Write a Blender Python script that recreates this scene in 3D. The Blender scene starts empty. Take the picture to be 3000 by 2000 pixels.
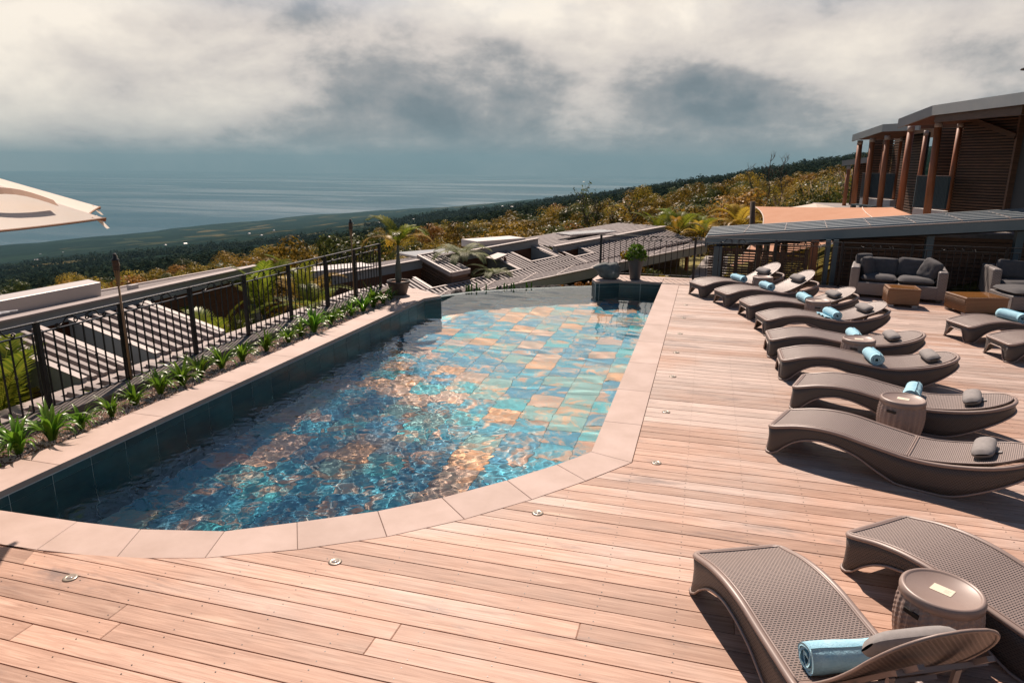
import bpy, bmesh, math, random
import numpy as np
from mathutils import Vector, Matrix, noise as mn
R_ = math.radians
rnd = random.Random(7)
sc = bpy.context.scene
COL = sc.collection

# ------------------------------------------------------------------ camera
cam_d = bpy.data.cameras.new('camera')
cam = bpy.data.objects.new('camera', cam_d)
COL.objects.link(cam)
sc.camera = cam
CX = Vector((.9631, .2711, .0079)); CU = Vector((-.0741, .2371, .9687)); CB = CX.cross(CU)
CX.normalize(); CU = CB.cross(CX).normalized(); CB = CX.cross(CU)
mw = Matrix((CX, CU, CB)).transposed().to_4x4()
mw.translation = (0, 0, 2.58)
cam.matrix_world = mw
cam_d.sensor_width = 36
cam_d.lens = 24.0
cam_d.clip_start = .05
cam_d.clip_end = 120000

# ------------------------------------------------------------------ world, sun, exposure
SUN_EL, SUN_AZ = 48.0, -22.0            # azimuth from +Y towards +X
sv = Vector((math.sin(R_(SUN_AZ)) * math.cos(R_(SUN_EL)), math.cos(R_(SUN_AZ)) * math.cos(R_(SUN_EL)), math.sin(R_(SUN_EL))))
sun_d = bpy.data.lights.new('sun', 'SUN')
sun = bpy.data.objects.new('sun', sun_d)
COL.objects.link(sun)
sun.rotation_euler = sv.to_track_quat('Z', 'Y').to_euler()
sun_d.energy = 5.0
sun_d.angle = R_(.5)
sun_d.color = (1.0, .825, .70)
world = bpy.data.worlds.new('World')
sc.world = world
world.use_nodes = True
sc.view_settings.view_transform = 'Standard'
sc.view_settings.look = 'None'
sc.view_settings.exposure = .52
sc.view_settings.gamma = 1
sc.view_settings.use_curve_mapping = False
sc.cycles.use_denoising = True
sc.cycles.max_bounces = 8
sc.cycles.transparent_max_bounces = 12
sc.cycles.sample_clamp_indirect = 6
sc.cycles.caustics_refractive = True
sc.cycles.caustics_reflective = False


class NT:
    """small node-graph helper"""
    def __init__(s, tree):
        s.t = tree; s.n = tree.nodes; s.l = tree.links
    def new(s, kind, **kw):
        nd = s.n.new('ShaderNode' + kind)
        for k, v in kw.items(): setattr(nd, k, v)
        return nd
    def link(s, a, b): s.l.new(a, b)
    def val(s, sock, v):
        if hasattr(v, 'links') or isinstance(v, bpy.types.NodeSocket): s.link(v, sock)
        else:
            if isinstance(v, (tuple, list)) and len(v) == 3 and sock.type == 'RGBA': v = (*v, 1)
            sock.default_value = v
    def math(s, op, a, b=0.0, c=None, clamp=False):
        nd = s.new('Math', operation=op, use_clamp=clamp)
        s.val(nd.inputs[0], a); s.val(nd.inputs[1], b)
        if c is not None: s.val(nd.inputs[2], c)
        return nd.outputs[0]
    def vm(s, op, a, b=(0, 0, 0)):
        nd = s.new('VectorMath', operation=op)
        s.val(nd.inputs[0], a); s.val(nd.inputs[1], b)
        return nd.outputs['Value'] if op in ('DOT_PRODUCT', 'LENGTH') else nd.outputs[0]
    def mix(s, f, a, b, mode='MIX'):
        nd = s.new('MixRGB', blend_type=mode)
        s.val(nd.inputs[0], f); s.val(nd.inputs[1], a); s.val(nd.inputs[2], b)
        return nd.outputs[0]
    def noise(s, vec, scale, detail=3, rough=.5, dist=0):
        nd = s.new('TexNoise')
        if vec is not None: s.link(vec, nd.inputs['Vector'])
        nd.inputs['Scale'].default_value = scale; nd.inputs['Detail'].default_value = detail
        nd.inputs['Roughness'].default_value = rough; nd.inputs['Distortion'].default_value = dist
        return nd.outputs['Fac']
    def ss(s, x, a, b, lo=0.0, hi=1.0):
        nd = s.new('MapRange', interpolation_type='SMOOTHSTEP')
        s.val(nd.inputs['Value'], x); s.val(nd.inputs['From Min'], a); s.val(nd.inputs['From Max'], b)
        s.val(nd.inputs['To Min'], lo); s.val(nd.inputs['To Max'], hi)
        return nd.outputs[0]
    def mapping(s, vec, scale=(1, 1, 1), loc=(0, 0, 0), rot=(0, 0, 0)):
        nd = s.new('Mapping')
        s.link(vec, nd.inputs[0]); nd.inputs['Location'].default_value = loc
        nd.inputs['Rotation'].default_value = rot; nd.inputs['Scale'].default_value = scale
        return nd.outputs[0]
    def ramp(s, f, stops):
        nd = s.new('ValToRGB'); s.val(nd.inputs[0], f)
        e = nd.color_ramp.elements
        while len(e) < len(stops): e.new(.5)
        for el, (p, c) in zip(e, stops): el.position = p; el.color = (*c, 1)
        return nd.outputs[0]
    def bump(s, h, strength=.3, dist=.01):
        nd = s.new('Bump'); s.link(h, nd.inputs['Height'])
        nd.inputs['Strength'].default_value = strength; nd.inputs['Distance'].default_value = dist
        return nd.outputs[0]


def build_world():
    g = NT(world.node_tree)
    g.n.clear()
    out = g.new('OutputWorld'); bg = g.new('Background'); bg2 = g.new('Background'); add = g.new('MixShader')
    sky = g.new('TexSky', sky_type='NISHITA')
    sky.sun_disc = False; sky.sun_elevation = R_(SUN_EL); sky.sun_rotation = R_(SUN_AZ)
    sky.altitude = 600; sky.air_density = 1.0; sky.dust_density = .6; sky.ozone_density = 2.0
    g.link(sky.outputs[0], bg.inputs[0]); bg.inputs[1].default_value = .05
    tc = g.new('TexCoord'); d = g.vm('NORMALIZE', tc.outputs['Generated'])
    sep = g.new('SeparateXYZ'); g.link(d, sep.inputs[0])
    el = sep.outputs[2]
    den = g.math('ADD', g.math('MAXIMUM', el, 0.0), .30)
    cmb = g.new('CombineXYZ')
    g.link(g.math('DIVIDE', sep.outputs[0], den), cmb.inputs[0]); g.link(g.math('DIVIDE', sep.outputs[1], den), cmb.inputs[1])
    P = cmb.outputs[0]
    P = g.vm('ADD', P, (3.1, .8, 0))
    big = g.noise(P, .75, 5, .55, .3)
    mid = g.noise(P, 2.1, 10, .58, .25)
    fin = g.noise(g.mapping(d, (6, 6, 8.5)), 1.25, 10, .60, .15)
    c = g.math('ADD', g.math('MULTIPLY', big, .55), g.math('ADD', g.math('MULTIPLY', mid, .46), g.math('MULTIPLY', fin, .52)))
    c = g.math('SUBTRACT', c, .115)
    # large bright and dark cloud masses by direction
    def lobe(v, k):
        v = Vector(v).normalized()
        return g.math('POWER', g.math('MAXIMUM', g.vm('DOT_PRODUCT', d, tuple(v)), 0.0), k)
    c = g.math('ADD', c, g.math('MULTIPLY', lobe((-.80, .58, .16), 26), .30))
    c = g.math('ADD', c, g.math('MULTIPLY', lobe((-.24, .94, .26), 70), .20))
    c = g.math('ADD', c, g.math('MULTIPLY', lobe((.12, .95, .20), 40), .12))
    glow = lobe((-.12, .93, .38), 22)
    c = g.math('ADD', c, g.math('MULTIPLY', glow, .16))
    c = g.math('SUBTRACT', c, g.math('MULTIPLY', lobe((-.36, .92, .06), 60), .14))
    c = g.math('SUBTRACT', c, g.math('MULTIPLY', lobe((.02, 1.0, .05), 40), .11))
    c = g.math('ADD', c, g.math('MULTIPLY', g.ss(el, 0, .16), .06))
    ccol = g.ramp(c, [(.42, (.13, .165, .19)), (.55, (.21, .24, .265)), (.665, (.40, .385, .385)), (.76, (.74, .66, .61)), (.97, (1.12, 1.0, .86))])
    g.link(ccol, bg2.inputs[0]); bg2.inputs[1].default_value = .70
    # broken cover higher up: blue gaps between the clouds
    cover = g.ss(g.math('ADD', g.math('MULTIPLY', glow, .26), g.math('ADD', g.math('MULTIPLY', big, .7), g.math('MULTIPLY', mid, .3))), .58, .72)
    low = g.ss(el, .16, .30)
    fac = g.math('MULTIPLY_ADD', low, g.math('SUBTRACT', cover, 1.0), 1.0)
    g.link(fac, add.inputs[0]); g.link(bg.outputs[0], add.inputs[1]); g.link(bg2.outputs[0], add.inputs[2])
    g.link(add.outputs[0], out.inputs[0])


build_world()

# ------------------------------------------------------------------ materials
MATS = {}


def newmat(name):
    m = bpy.data.materials.new(name); m.use_nodes = True
    g = NT(m.node_tree); g.n.clear()
    out = g.new('OutputMaterial'); p = g.new('BsdfPrincipled')
    g.link(p.outputs[0], out.inputs[0])
    MATS[name] = m
    return m, g, p, out


def M(name, col=None, rough=.6, metal=0, col2=None, scale=6, detail=4, bump=0, bscale=None, bdist=.01, stretch=(1, 1, 1), spec=.5, lo=.35, hi=.65, trans=0, rand=0):
    if name in MATS: return MATS[name]
    m, g, p, out = newmat(name)
    tc = g.new('TexCoord').outputs['Object']
    v = g.mapping(tc, stretch)
    c = col
    if col2:
        c = g.ramp(g.noise(v, scale, detail, .6), [(lo, col), (hi, col2)])
    if rand:
        oi = g.new('ObjectInfo').outputs['Random']
        hv = g.new('HueSaturation')
        g.val(hv.inputs['Value'], g.math('MULTIPLY_ADD', oi, rand * 2, 1 - rand)); g.val(hv.inputs['Color'], c)
        c = hv.outputs[0]
    g.val(p.inputs['Base Color'], c)
    p.inputs['Roughness'].default_value = rough; p.inputs['Metallic'].default_value = metal
    p.inputs['Specular IOR Level'].default_value = spec
    if bump:
        g.link(g.bump(g.noise(v, bscale or scale * 3, 5, .6), bump, bdist), p.inputs['Normal'])
    if trans:
        tr = g.new('BsdfTranslucent'); g.val(tr.inputs[0], c); mx = g.new('MixShader'); mx.inputs[0].default_value = trans
        g.link(p.outputs[0], mx.inputs[1]); g.link(tr.outputs[0], mx.inputs[2]); g.link(mx.outputs[0], out.inputs[0])
    return m


def mat_wood_deck():
    m, g, p, out = newmat('deck_wood')
    tc = g.new('TexCoord').outputs['Object']
    oi = g.new('ObjectInfo').outputs['Random']
    cmb = g.new('CombineXYZ'); g.link(g.math('MULTIPLY', oi, 173.0), cmb.inputs[0]); g.link(g.math('MULTIPLY', oi, 61.0), cmb.inputs[1])
    v = g.vm('ADD', tc, cmb.outputs[0])
    grain = g.noise(g.mapping(v, (.9, 22, 1)), 2.2, 6, .62, 1.2)
    fine = g.noise(g.mapping(v, (3, 120, 1)), 2.0, 3, .6, .3)
    blotch = g.noise(g.mapping(v, (1, 2.4, 1)), 1.7, 4, .6, .6)
    wear = g.noise(g.mapping(tc, (1, 1.6, 1)), .55, 5, .62, .5)
    sep = g.new('SeparateXYZ'); g.link(tc, sep.inputs[0])
    warm = g.ramp(grain, [(.22, (.27, .145, .095)), (.5, (.46, .284, .205)), (.78, (.62, .42, .315))])
    grey = g.ramp(grain, [(.25, (.27, .205, .175)), (.5, (.44, .345, .295)), (.78, (.58, .48, .42))])
    f = g.math('ADD', g.ss(sep.outputs[1], 3.4, 7.5, 0, .55), g.math('MULTIPLY', g.math('SUBTRACT', wear, .5), 2.2))
    f = g.math('ADD', f, g.math('MULTIPLY', g.math('SUBTRACT', oi, .45), .55))
    c = g.mix(g.ss(f, .05, .75, 0, .9), warm, grey)
    hv = g.new('HueSaturation'); g.val(hv.inputs['Color'], c)
    g.val(hv.inputs['Value'], g.math('ADD', g.math('MULTIPLY_ADD', oi, .42, .74), g.math('MULTIPLY', g.math('SUBTRACT', blotch, .5), .55)))
    c = hv.outputs[0]
    pale = g.ss(g.noise(g.mapping(v, (.8, 5, 1)), 1.6, 3, .5), .62, .80, 0, .55)
    c = g.mix(pale, c, (.68, .52, .39))
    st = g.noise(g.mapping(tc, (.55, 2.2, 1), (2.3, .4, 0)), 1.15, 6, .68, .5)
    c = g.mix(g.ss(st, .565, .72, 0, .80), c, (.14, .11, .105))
    g.link(c, p.inputs['Base Color'])
    g.val(p.inputs['Roughness'], g.math('MULTIPLY_ADD', blotch, .2, .5))
    p.inputs['Specular IOR Level'].default_value = .35
    g.link(g.bump(g.math('ADD', g.math('MULTIPLY', grain, .6), fine), .25, .002), p.inputs['Normal'])
    return m


def mat_weave(name, c1, c2, bw, rh, mortar, swap, holes, bstr=.6):
    """woven plastic: brick pattern, the 'bricks' being the gaps between strands"""
    m, g, p, out = newmat(name)
    tc = g.new('TexCoord').outputs['Object']
    sep = g.new('SeparateXYZ'); g.link(tc, sep.inputs[0]); cmb = g.new('CombineXYZ')
    if swap == 'top':
        g.link(sep.outputs[1], cmb.inputs[0]); g.link(sep.outputs[0], cmb.inputs[1])
    else:
        g.link(g.math('ADD', sep.outputs[0], sep.outputs[1]), cmb.inputs[0]); g.link(sep.outputs[2], cmb.inputs[1])
    b = g.new('TexBrick'); g.link(cmb.outputs[0], b.inputs['Vector'])
    b.inputs['Scale'].default_value = 1; b.inputs['Brick Width'].default_value = bw; b.inputs['Row Height'].default_value = rh
    b.inputs['Mortar Size'].default_value = mortar; b.inputs['Mortar Smooth'].default_value = .35
    fac = b.outputs['Fac']
    n = g.noise(tc, 9, 4)
    g.link(g.mix(fac, c2, g.mix(n, c1, tuple(x * 1.15 for x in c1))), p.inputs['Base Color'])  # gaps stay opaque; the shade seen through the weave is a dark colour
    p.inputs['Roughness'].default_value = .45
    g.link(g.bump(fac, bstr, .004), p.inputs['Normal'])
    if holes:
        tr = g.new('BsdfTransparent'); mx = g.new('MixShader')
        g.link(g.ss(fac, .1, .3), mx.inputs[0]); g.link(tr.outputs[0], mx.inputs[1]); g.link(p.outputs[0], mx.inputs[2])
        g.link(mx.outputs[0], out.inputs[0])
    return m


def mat_pool_tile():
    m, g, p, out = newmat('pool_tile')
    tc = g.new('TexCoord').outputs['Object']; oi = g.new('ObjectInfo').outputs['Random']
    cmb = g.new('CombineXYZ'); g.link(g.math('MULTIPLY', oi, 97.0), cmb.inputs[0]); g.link(g.math('MULTIPLY', oi, 41.0), cmb.inputs[2])
    v = g.vm('ADD', tc, cmb.outputs[0])
    n = g.noise(v, 3.2, 6, .65, .8)
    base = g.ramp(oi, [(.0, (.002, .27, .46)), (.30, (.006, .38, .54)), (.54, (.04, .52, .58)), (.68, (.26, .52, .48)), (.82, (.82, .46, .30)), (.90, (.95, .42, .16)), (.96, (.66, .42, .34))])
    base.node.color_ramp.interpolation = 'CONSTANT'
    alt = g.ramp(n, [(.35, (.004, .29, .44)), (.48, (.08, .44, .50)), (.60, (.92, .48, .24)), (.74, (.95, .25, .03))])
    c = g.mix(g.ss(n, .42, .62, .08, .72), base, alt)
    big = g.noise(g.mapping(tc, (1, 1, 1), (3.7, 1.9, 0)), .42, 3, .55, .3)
    c = g.mix(g.ss(big, .54, .66, 0, .40), c, (.86, .48, .24))  # broad warm tint puts the cloud reflection into the tile colour
    g.link(c, p.inputs['Base Color']); p.inputs['Roughness'].default_value = .6
    return m


def mat_water():
    m, g, p, out = newmat('pool_water')
    gl = g.new('BsdfGlass'); gl.inputs['IOR'].default_value = 1.33; gl.inputs['Roughness'].default_value = 0
    gl.inputs['Color'].default_value = (.95, .985, 1.0, 1)
    g.link(gl.outputs[0], out.inputs[0])
    return m


def mat_leaf(name, c1, c2, trans=.35, rough=.45, spec=.08):
    m, g, p, out = newmat(name)
    tc = g.new('TexCoord').outputs['Object']; oi = g.new('ObjectInfo').outputs['Random']
    geo = g.new('NewGeometry')
    n = g.noise(tc, 1.6, 3)
    f = g.math('ADD', g.math('MULTIPLY', geo.outputs['Random Per Island'], .75), g.math('MULTIPLY', n, .25))
    c = g.ramp(f, [(.12, c1), (.85, c2)])
    hv = g.new('HueSaturation'); g.val(hv.inputs['Color'], c); g.val(hv.inputs['Value'], g.math('MULTIPLY_ADD', oi, .5, .75))
    g.val(hv.inputs['Hue'], g.math('MULTIPLY_ADD', oi, .03, .485))
    c = hv.outputs[0]
    g.link(c, p.inputs['Base Color']); p.inputs['Roughness'].default_value = rough; p.inputs['Specular IOR Level'].default_value = spec
    tr = g.new('BsdfTranslucent'); g.link(c, tr.inputs[0]); mx = g.new('MixShader'); mx.inputs[0].default_value = trans
    g.link(p.outputs[0], mx.inputs[1]); g.link(tr.outputs[0], mx.inputs[2]); g.link(mx.outputs[0], out.inputs[0])
    return m


def mat_land():
    m, g, p, out = newmat('land')
    tc = g.new('TexCoord').outputs['Object']
    sep = g.new('SeparateXYZ'); g.link(tc, sep.inputs[0])
    flat = g.new('CombineXYZ'); g.link(sep.outputs[0], flat.inputs[0]); g.link(sep.outputs[1], flat.inputs[1]); flat = flat.outputs[0]
    r = g.vm('LENGTH', flat)
    vv = g.mapping(flat, (.0036, .0030, 1), (0, 0, 0), (0, 0, .5))
    nz = g.new('TexNoise'); g.link(flat, nz.inputs['Vector']); nz.inputs['Scale'].default_value = .004
    vv = g.vm('ADD', vv, g.vm('MULTIPLY', nz.outputs['Color'], (.7, .7, 0)))
    vor = g.new('TexVoronoi'); g.link(vv, vor.inputs['Vector']); vor.inputs['Scale'].default_value = 1
    edge = g.new('TexVoronoi', feature='DISTANCE_TO_EDGE'); g.link(vv, edge.inputs['Vector']); edge.inputs['Scale'].default_value = 1
    cs = g.new('SeparateColor'); g.link(vor.outputs['Color'], cs.inputs[0])
    n1 = g.noise(flat, .0014, 5, .6); n2 = g.noise(flat, .012, 5, .7)
    wood = g.ramp(n2, [(.32, (.003, .011, .011)), (.62, (.016, .032, .024))])
    field = g.ramp(cs.outputs[0], [(.0, (.012, .030, .024)), (.40, (.024, .046, .032)), (.7, (.055, .066, .04)), (.9, (.16, .12, .05))])
    field = g.mix(g.ss(n2, .3, .7, 0, .5), field, (.02, .035, .02))
    f = g.math('MULTIPLY', g.ss(cs.outputs[1], .50, .53), g.ss(n1, .42, .50))
    f = g.math('MULTIPLY', f, g.ss(edge.outputs['Distance'], .03, .06))
    f = g.math('MULTIPLY', f, g.ss(r, 700, 1300))
    far = g.mix(f, wood, field)  # cloud shadow over the distant land is put into these dark tones
    near = g.ramp(g.noise(flat, .35, 6, .65), [(.3, (.035, .045, .02)), (.5, (.12, .10, .03)), (.7, (.22, .16, .04))])
    g.link(g.mix(g.ss(r, 70, 220), near, far), p.inputs['Base Color'])
    p.inputs['Roughness'].default_value = .9; p.inputs['Specular IOR Level'].default_value = 0
    g.link(g.bump(g.noise(flat, .025, 7, .75), 1.0, 22), p.inputs['Normal'])
    return m


def mat_sea():
    m, g, p, out = newmat('sea_water')
    tc = g.new('TexCoord').outputs['Object']
    v = g.mapping(tc, (.00035, .0013, 1), (0, 0, 0), (0, 0, R_(14)))
    streak = g.noise(v, .30, 6, .62, 1.1)
    p.inputs['Base Color'].default_value = (.022, .075, .110, 1)
    gl = g.new('BsdfGlossy'); mx = g.new('MixShader'); g.val(mx.inputs[0], g.ss(streak, .44, .70, .10, .42)); g.link(p.outputs[0], mx.inputs[1]); g.link(gl.outputs[0], mx.inputs[2]); g.link(mx.outputs[0], out.inputs[0])
    gl.inputs['Roughness'].default_value = .22
    g.val(p.inputs['Roughness'], g.ss(streak, .42, .66, .16, .42))
    p.inputs['Specular IOR Level'].default_value = 0
    g.link(g.bump(g.noise(g.mapping(tc, (.02, .02, 1)), 1, 4, .6), .35, 6), p.inputs['Normal'])
    return m


WOOD = mat_wood_deck()
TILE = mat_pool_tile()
WATER = mat_water()
STONE = M('coping_stone', (.39, .285, .235), .7, col2=(.47, .355, .305), scale=2.2, detail=9, bump=.25, bscale=160, bdist=.002, rand=.05)
WALLTILE = M('wall_tile', (.018, .05, .06), .35, col2=(.035, .095, .10), scale=3, detail=6, rand=.22)
GROUT = M('grout', (.62, .66, .64), .8)
DARKWOOD = M('dark_substructure', (.02, .016, .014), .9)
PLASTIC = M('taupe_plastic', (.27, .20, .172), .42, col2=(.30, .225, .192), scale=5)
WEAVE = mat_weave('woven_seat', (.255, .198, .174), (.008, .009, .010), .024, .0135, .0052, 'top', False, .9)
SKIRT = mat_weave('woven_skirt', (.078, .066, .060), (.010, .010, .010), .021, .0125, .005, 'side', False)  # much darker than the seat weave: the sides' shade is in this colour
PILLOW = M('pillow_fabric', (.23, .215, .205), .85, col2=(.27, .25, .24), scale=30, bump=.12, bscale=240)
TOWEL = M('blue_towel', (.30, .56, .68), .95, col2=(.38, .63, .73), scale=14, bump=.9, bscale=75, bdist=.006)
CARD = M('card', (.72, .64, .50), .6)
CARDINK = M('card_ink', (.12, .11, .10), .7)
IRON = M('black_iron', (.010, .010, .012), .42, spec=.35)
BAMBOO = M('bamboo', (.30, .19, .10), .55, col2=(.20, .115, .06), scale=4, stretch=(8, 8, 1))
BLACKTIN = M('black_tin', (.015, .014, .013), .4)
GRAVEL = M('white_gravel', (.62, .52, .47), .9, col2=(.40, .33, .30), scale=9, rand=.0)
CONCRETE = M('curb_concrete', (.16, .135, .12), .9, col2=(.10, .085, .075), scale=4, bump=.3)
ROOFMETAL = M('roof_sheet', (.235, .20, .185), .6, col2=(.285, .245, .23), scale=1.3, spec=.25)
ROOFLIGHT = M('roof_flashing', (.30, .245, .22), .55, col2=(.36, .30, .27), scale=2)
FASCIA = M('roof_fascia', (.26, .28, .285), .45, col2=(.30, .31, .31), scale=1.5, metal=.1)
CLAD = M('timber_cladding', (.17, .062, .028), .6, col2=(.105, .042, .02), scale=3, stretch=(.6, .6, 9))
SLAT = M('dark_slat', (.075, .040, .024), .6, col2=(.13, .066, .036), scale=3, stretch=(1, 1, 8), rand=.25)
REDWOOD = M('red_timber', (.36, .125, .048), .5, col2=(.23, .085, .036), scale=4, stretch=(5, 5, .5))
STEELBLUE = M('blue_steel', (.075, .115, .135), .45, metal=.1)
WHITEWALL = M('white_render', (.62, .60, .58), .8)
WHITEMETAL = M('white_panel', (.46, .42, .39), .45)
SAIL = M('orange_sail', (.62, .30, .165), .8, col2=(.66, .34, .20), scale=2, trans=.3)
CREAM = M('cream_canvas', (.86, .77, .66), .85, col2=(.90, .82, .72), scale=3, trans=.35)
CREAMEDGE = M('canvas_binding', (.27, .15, .09), .85)
RATTAN = mat_weave('rattan', (.25, .135, .068), (.05, .024, .012), .055, .026, .011, 'side', False, .9)
SOFAWEAVE = mat_weave('grey_wicker', (.22, .20, .19), (.03, .03, .032), .06, .026, .011, 'side', False, .9)
CUSHION = M('charcoal_cushion', (.062, .062, .066), .9, col2=(.085, .082, .084), scale=12, bump=.15, bscale=150)
POTCLAY = M('dark_pot', (.055, .045, .042), .5, col2=(.08, .06, .05), scale=5)
POTGREY = M('slate_pot', (.055, .06, .066), .5)
SOIL = M('soil', (.17, .085, .05), .95, col2=(.09, .05, .03), scale=30, bump=.6)
ROCK = M('sculpture_stone', (.085, .10, .10), .8, col2=(.17, .185, .175), scale=7, detail=9, bump=.7, bscale=14, bdist=.02)
LAVA = M('lava_rock', (.028, .024, .022), .95, col2=(.06, .05, .045), scale=9, bump=.8)
LAWN = M('lawn', (.22, .17, .03), .95, col2=(.13, .13, .03), scale=3, bump=.5, bscale=40)
PAVE = M('paving', (.30, .27, .25), .9, col2=(.22, .20, .19), scale=5)
BARK = M('bark', (.075, .05, .035), .9, col2=(.12, .085, .06), scale=8, stretch=(3, 3, 1), bump=.6)
PALMTRUNK = M('palm_trunk', (.085, .095, .075), .7, col2=(.12, .12, .095), scale=5, stretch=(1, 1, 6), bump=.3)
LIGHTRING = M('light_ring', (.33, .28, .22), .3, metal=.2)
LENS = M('light_lens', (.30, .27, .24), .2)
GLASSDARK = M('dark_glass', (.01, .014, .018), .08)
L_LILY = mat_leaf('lily_leaf', (.06, .15, .012), (.17, .30, .025), .4, .3, .4)
L_PALM = mat_leaf('palm_leaf', (.10, .15, .015), (.26, .27, .03), .4, .35)
L_PALMY = mat_leaf('palm_leaf_yellow', (.30, .22, .03), (.48, .30, .04), .45, .4)
L_FERN = mat_leaf('fern_leaf', (.14, .17, .07), (.26, .27, .13), .35, .5)
L_OCHRE = mat_leaf('ochre_leaves', (.065, .060, .010), (.36, .235, .03), .35, .45)
L_GREEN = mat_leaf('dark_green_leaves', (.020, .034, .012), (.13, .14, .03), .3, .4)
L_YELLOW = mat_leaf('yellow_leaves', (.16, .12, .015), (.46, .30, .04), .4, .5)
L_ORANGE = mat_leaf('orange_leaves', (.13, .07, .015), (.44, .21, .04), .35, .45)
L_FAR = mat_leaf('far_leaves', (.008, .019, .015), (.034, .046, .026), .15, .95, 0)  # dark greens carry the cloud shadow on the distant trees
LAND = mat_land()
SEA = mat_sea()


# ------------------------------------------------------------------ mesh helpers
class MB:
    def __init__(s): s.v = []; s.f = []
    def add(s, vs, fs):
        o = len(s.v); s.v += [tuple(x) for x in vs]; s.f += [tuple(i + o for i in f) for f in fs]; return s
    def hexa(s, b, t):
        """eight corners: bottom loop b, top loop t"""
        n = len(b)
        return s.add(list(b) + list(t), [tuple(range(n - 1, -1, -1)), tuple(range(n, 2 * n))] + [(i, (i + 1) % n, (i + 1) % n + n, i + n) for i in range(n)])
    def prism(s, poly, z0, z1): return s.hexa([(x, y, z0) for x, y in poly], [(x, y, z1) for x, y in poly])
    def box(s, c, d, rz=0):
        cx, cy, cz = c; dx, dy, dz = (q / 2 for q in d); cs, sn = math.cos(rz), math.sin(rz)
        p = [(cx + a * cs - b * sn, cy + a * sn + b * cs) for a, b in ((-dx, -dy), (dx, -dy), (dx, dy), (-dx, dy))]
        return s.prism(p, cz - dz, cz + dz)
    def bar(s, a, b, w, h=None, up=(0, 0, 1)):
        a, b = Vector(a), Vector(b); d = (b - a).normalized(); h = h or w
        x = d.cross(Vector(up))
        if x.length < 1e-4: x = d.cross(Vector((0, 1, 0)))
        x.normalize(); y = x.cross(d)
        q = [x * w / 2 + y * h / 2, -x * w / 2 + y * h / 2, -x * w / 2 - y * h / 2, x * w / 2 - y * h / 2]
        return s.hexa([a + k for k in q], [b + k for k in q])
    def tube(s, pts, r, n=8, cap=True):
        pts = [Vector(p) for p in pts]; rs = r if isinstance(r, (list, tuple)) else [r] * len(pts)
        o = len(s.v); ref = None
        for i, p in enumerate(pts):
            t = (pts[min(i + 1, len(pts) - 1)] - pts[max(i - 1, 0)]).normalized()
            if ref is None:
                ref = Vector((0, 0, 1)) if abs(t.z) < .9 else Vector((1, 0, 0))
            x = (ref - t * ref.dot(t)).normalized(); ref = x; y = t.cross(x)
            for k in range(n):
                a = 2 * math.pi * k / n
                s.v.append(tuple(p + (x * math.cos(a) + y * math.sin(a)) * rs[i]))
        for i in range(len(pts) - 1):
            for k in range(n):
                s.f.append((o + i * n + k, o + i * n + (k + 1) % n, o + (i + 1) * n + (k + 1) % n, o + (i + 1) * n + k))
        if cap:
            s.f.append(tuple(o + k for k in range(n - 1, -1, -1))); s.f.append(tuple(o + (len(pts) - 1) * n + k for k in range(n)))
        return s
    def lathe(s, prof, n=24, c=(0, 0, 0), close=False):
        o = len(s.v)
        for r, z in prof:
            for k in range(n):
                a = 2 * math.pi * k / n; s.v.append((c[0] + r * math.cos(a), c[1] + r * math.sin(a), c[2] + z))
        for i in range(len(prof) - 1):
            for k in range(n): s.f.append((o + i * n + k, o + i * n + (k + 1) % n, o + (i + 1) * n + (k + 1) % n, o + (i + 1) * n + k))
        if prof[0][0] > 1e-4: s.f.append(tuple(o + k for k in range(n - 1, -1, -1)))
        if prof[-1][0] > 1e-4: s.f.append(tuple(o + (len(prof) - 1) * n + k for k in range(n)))
        return s
    def grid(s, fn, nu, nv):
        o = len(s.v)
        for i in range(nu + 1):
            for j in range(nv + 1): s.v.append(tuple(fn(i / nu, j / nv)))
        for i in range(nu):
            for j in range(nv):
                a = o + i * (nv + 1) + j; s.f.append((a, a + nv + 1, a + nv + 2, a + 1))
        return s
    def mesh(s, name, mat, smooth=False):
        me = bpy.data.meshes.new(name); me.from_pydata(s.v, [], s.f); me.update()
        if mat: me.materials.append(mat)
        if smooth: me.polygons.foreach_set('use_smooth', [True] * len(me.polygons))
        return me
    def build(s, name, mat, parent=None, smooth=False, loc=None, rot=None, bevel=0, kind=None, label=None):
        me = s.mesh(name, mat, smooth)
        if bevel:
            bm = bmesh.new(); bm.from_mesh(me)
            bmesh.ops.bevel(bm, geom=bm.edges[:], offset=bevel, segments=2, affect='EDGES', profile=.5)
            bm.to_mesh(me); bm.free()
        return put(name, me, parent, loc, rot, kind, label)


def put(name, me, parent=None, loc=None, rot=None, kind=None, label=None):
    o = bpy.data.objects.new(name, me); COL.objects.link(o)
    if parent: o.parent = parent
    if loc is not None: o.location = loc
    if rot is not None: o.rotation_euler = rot if isinstance(rot, (tuple, list)) else (0, 0, rot)
    if kind: o['kind'] = kind
    if label: o['label'] = label
    return o


def tag(o, label, cat, group=None):
    o['label'] = label; o['category'] = cat
    if group: o['group'] = group
    return o


def thing(name, label, cat, loc=(0, 0, 0), rz=0, group=None):
    o = bpy.data.objects.new(name, None); o.empty_display_size = .1; COL.objects.link(o)
    o.location = loc; o.rotation_euler = (0, 0, rz)
    return tag(o, label, cat, group)


def copy_tree(o, parent=None):
    c = o.copy(); COL.objects.link(c)
    if parent is not None: c.parent = parent
    for ch in list(o.children): copy_tree(ch, c)
    return c


def lerp(a, b, t): return a + (b - a) * t


def interp(tab, x):
    return float(np.interp(x, [p[0] for p in tab], [p[1] for p in tab]))


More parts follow.
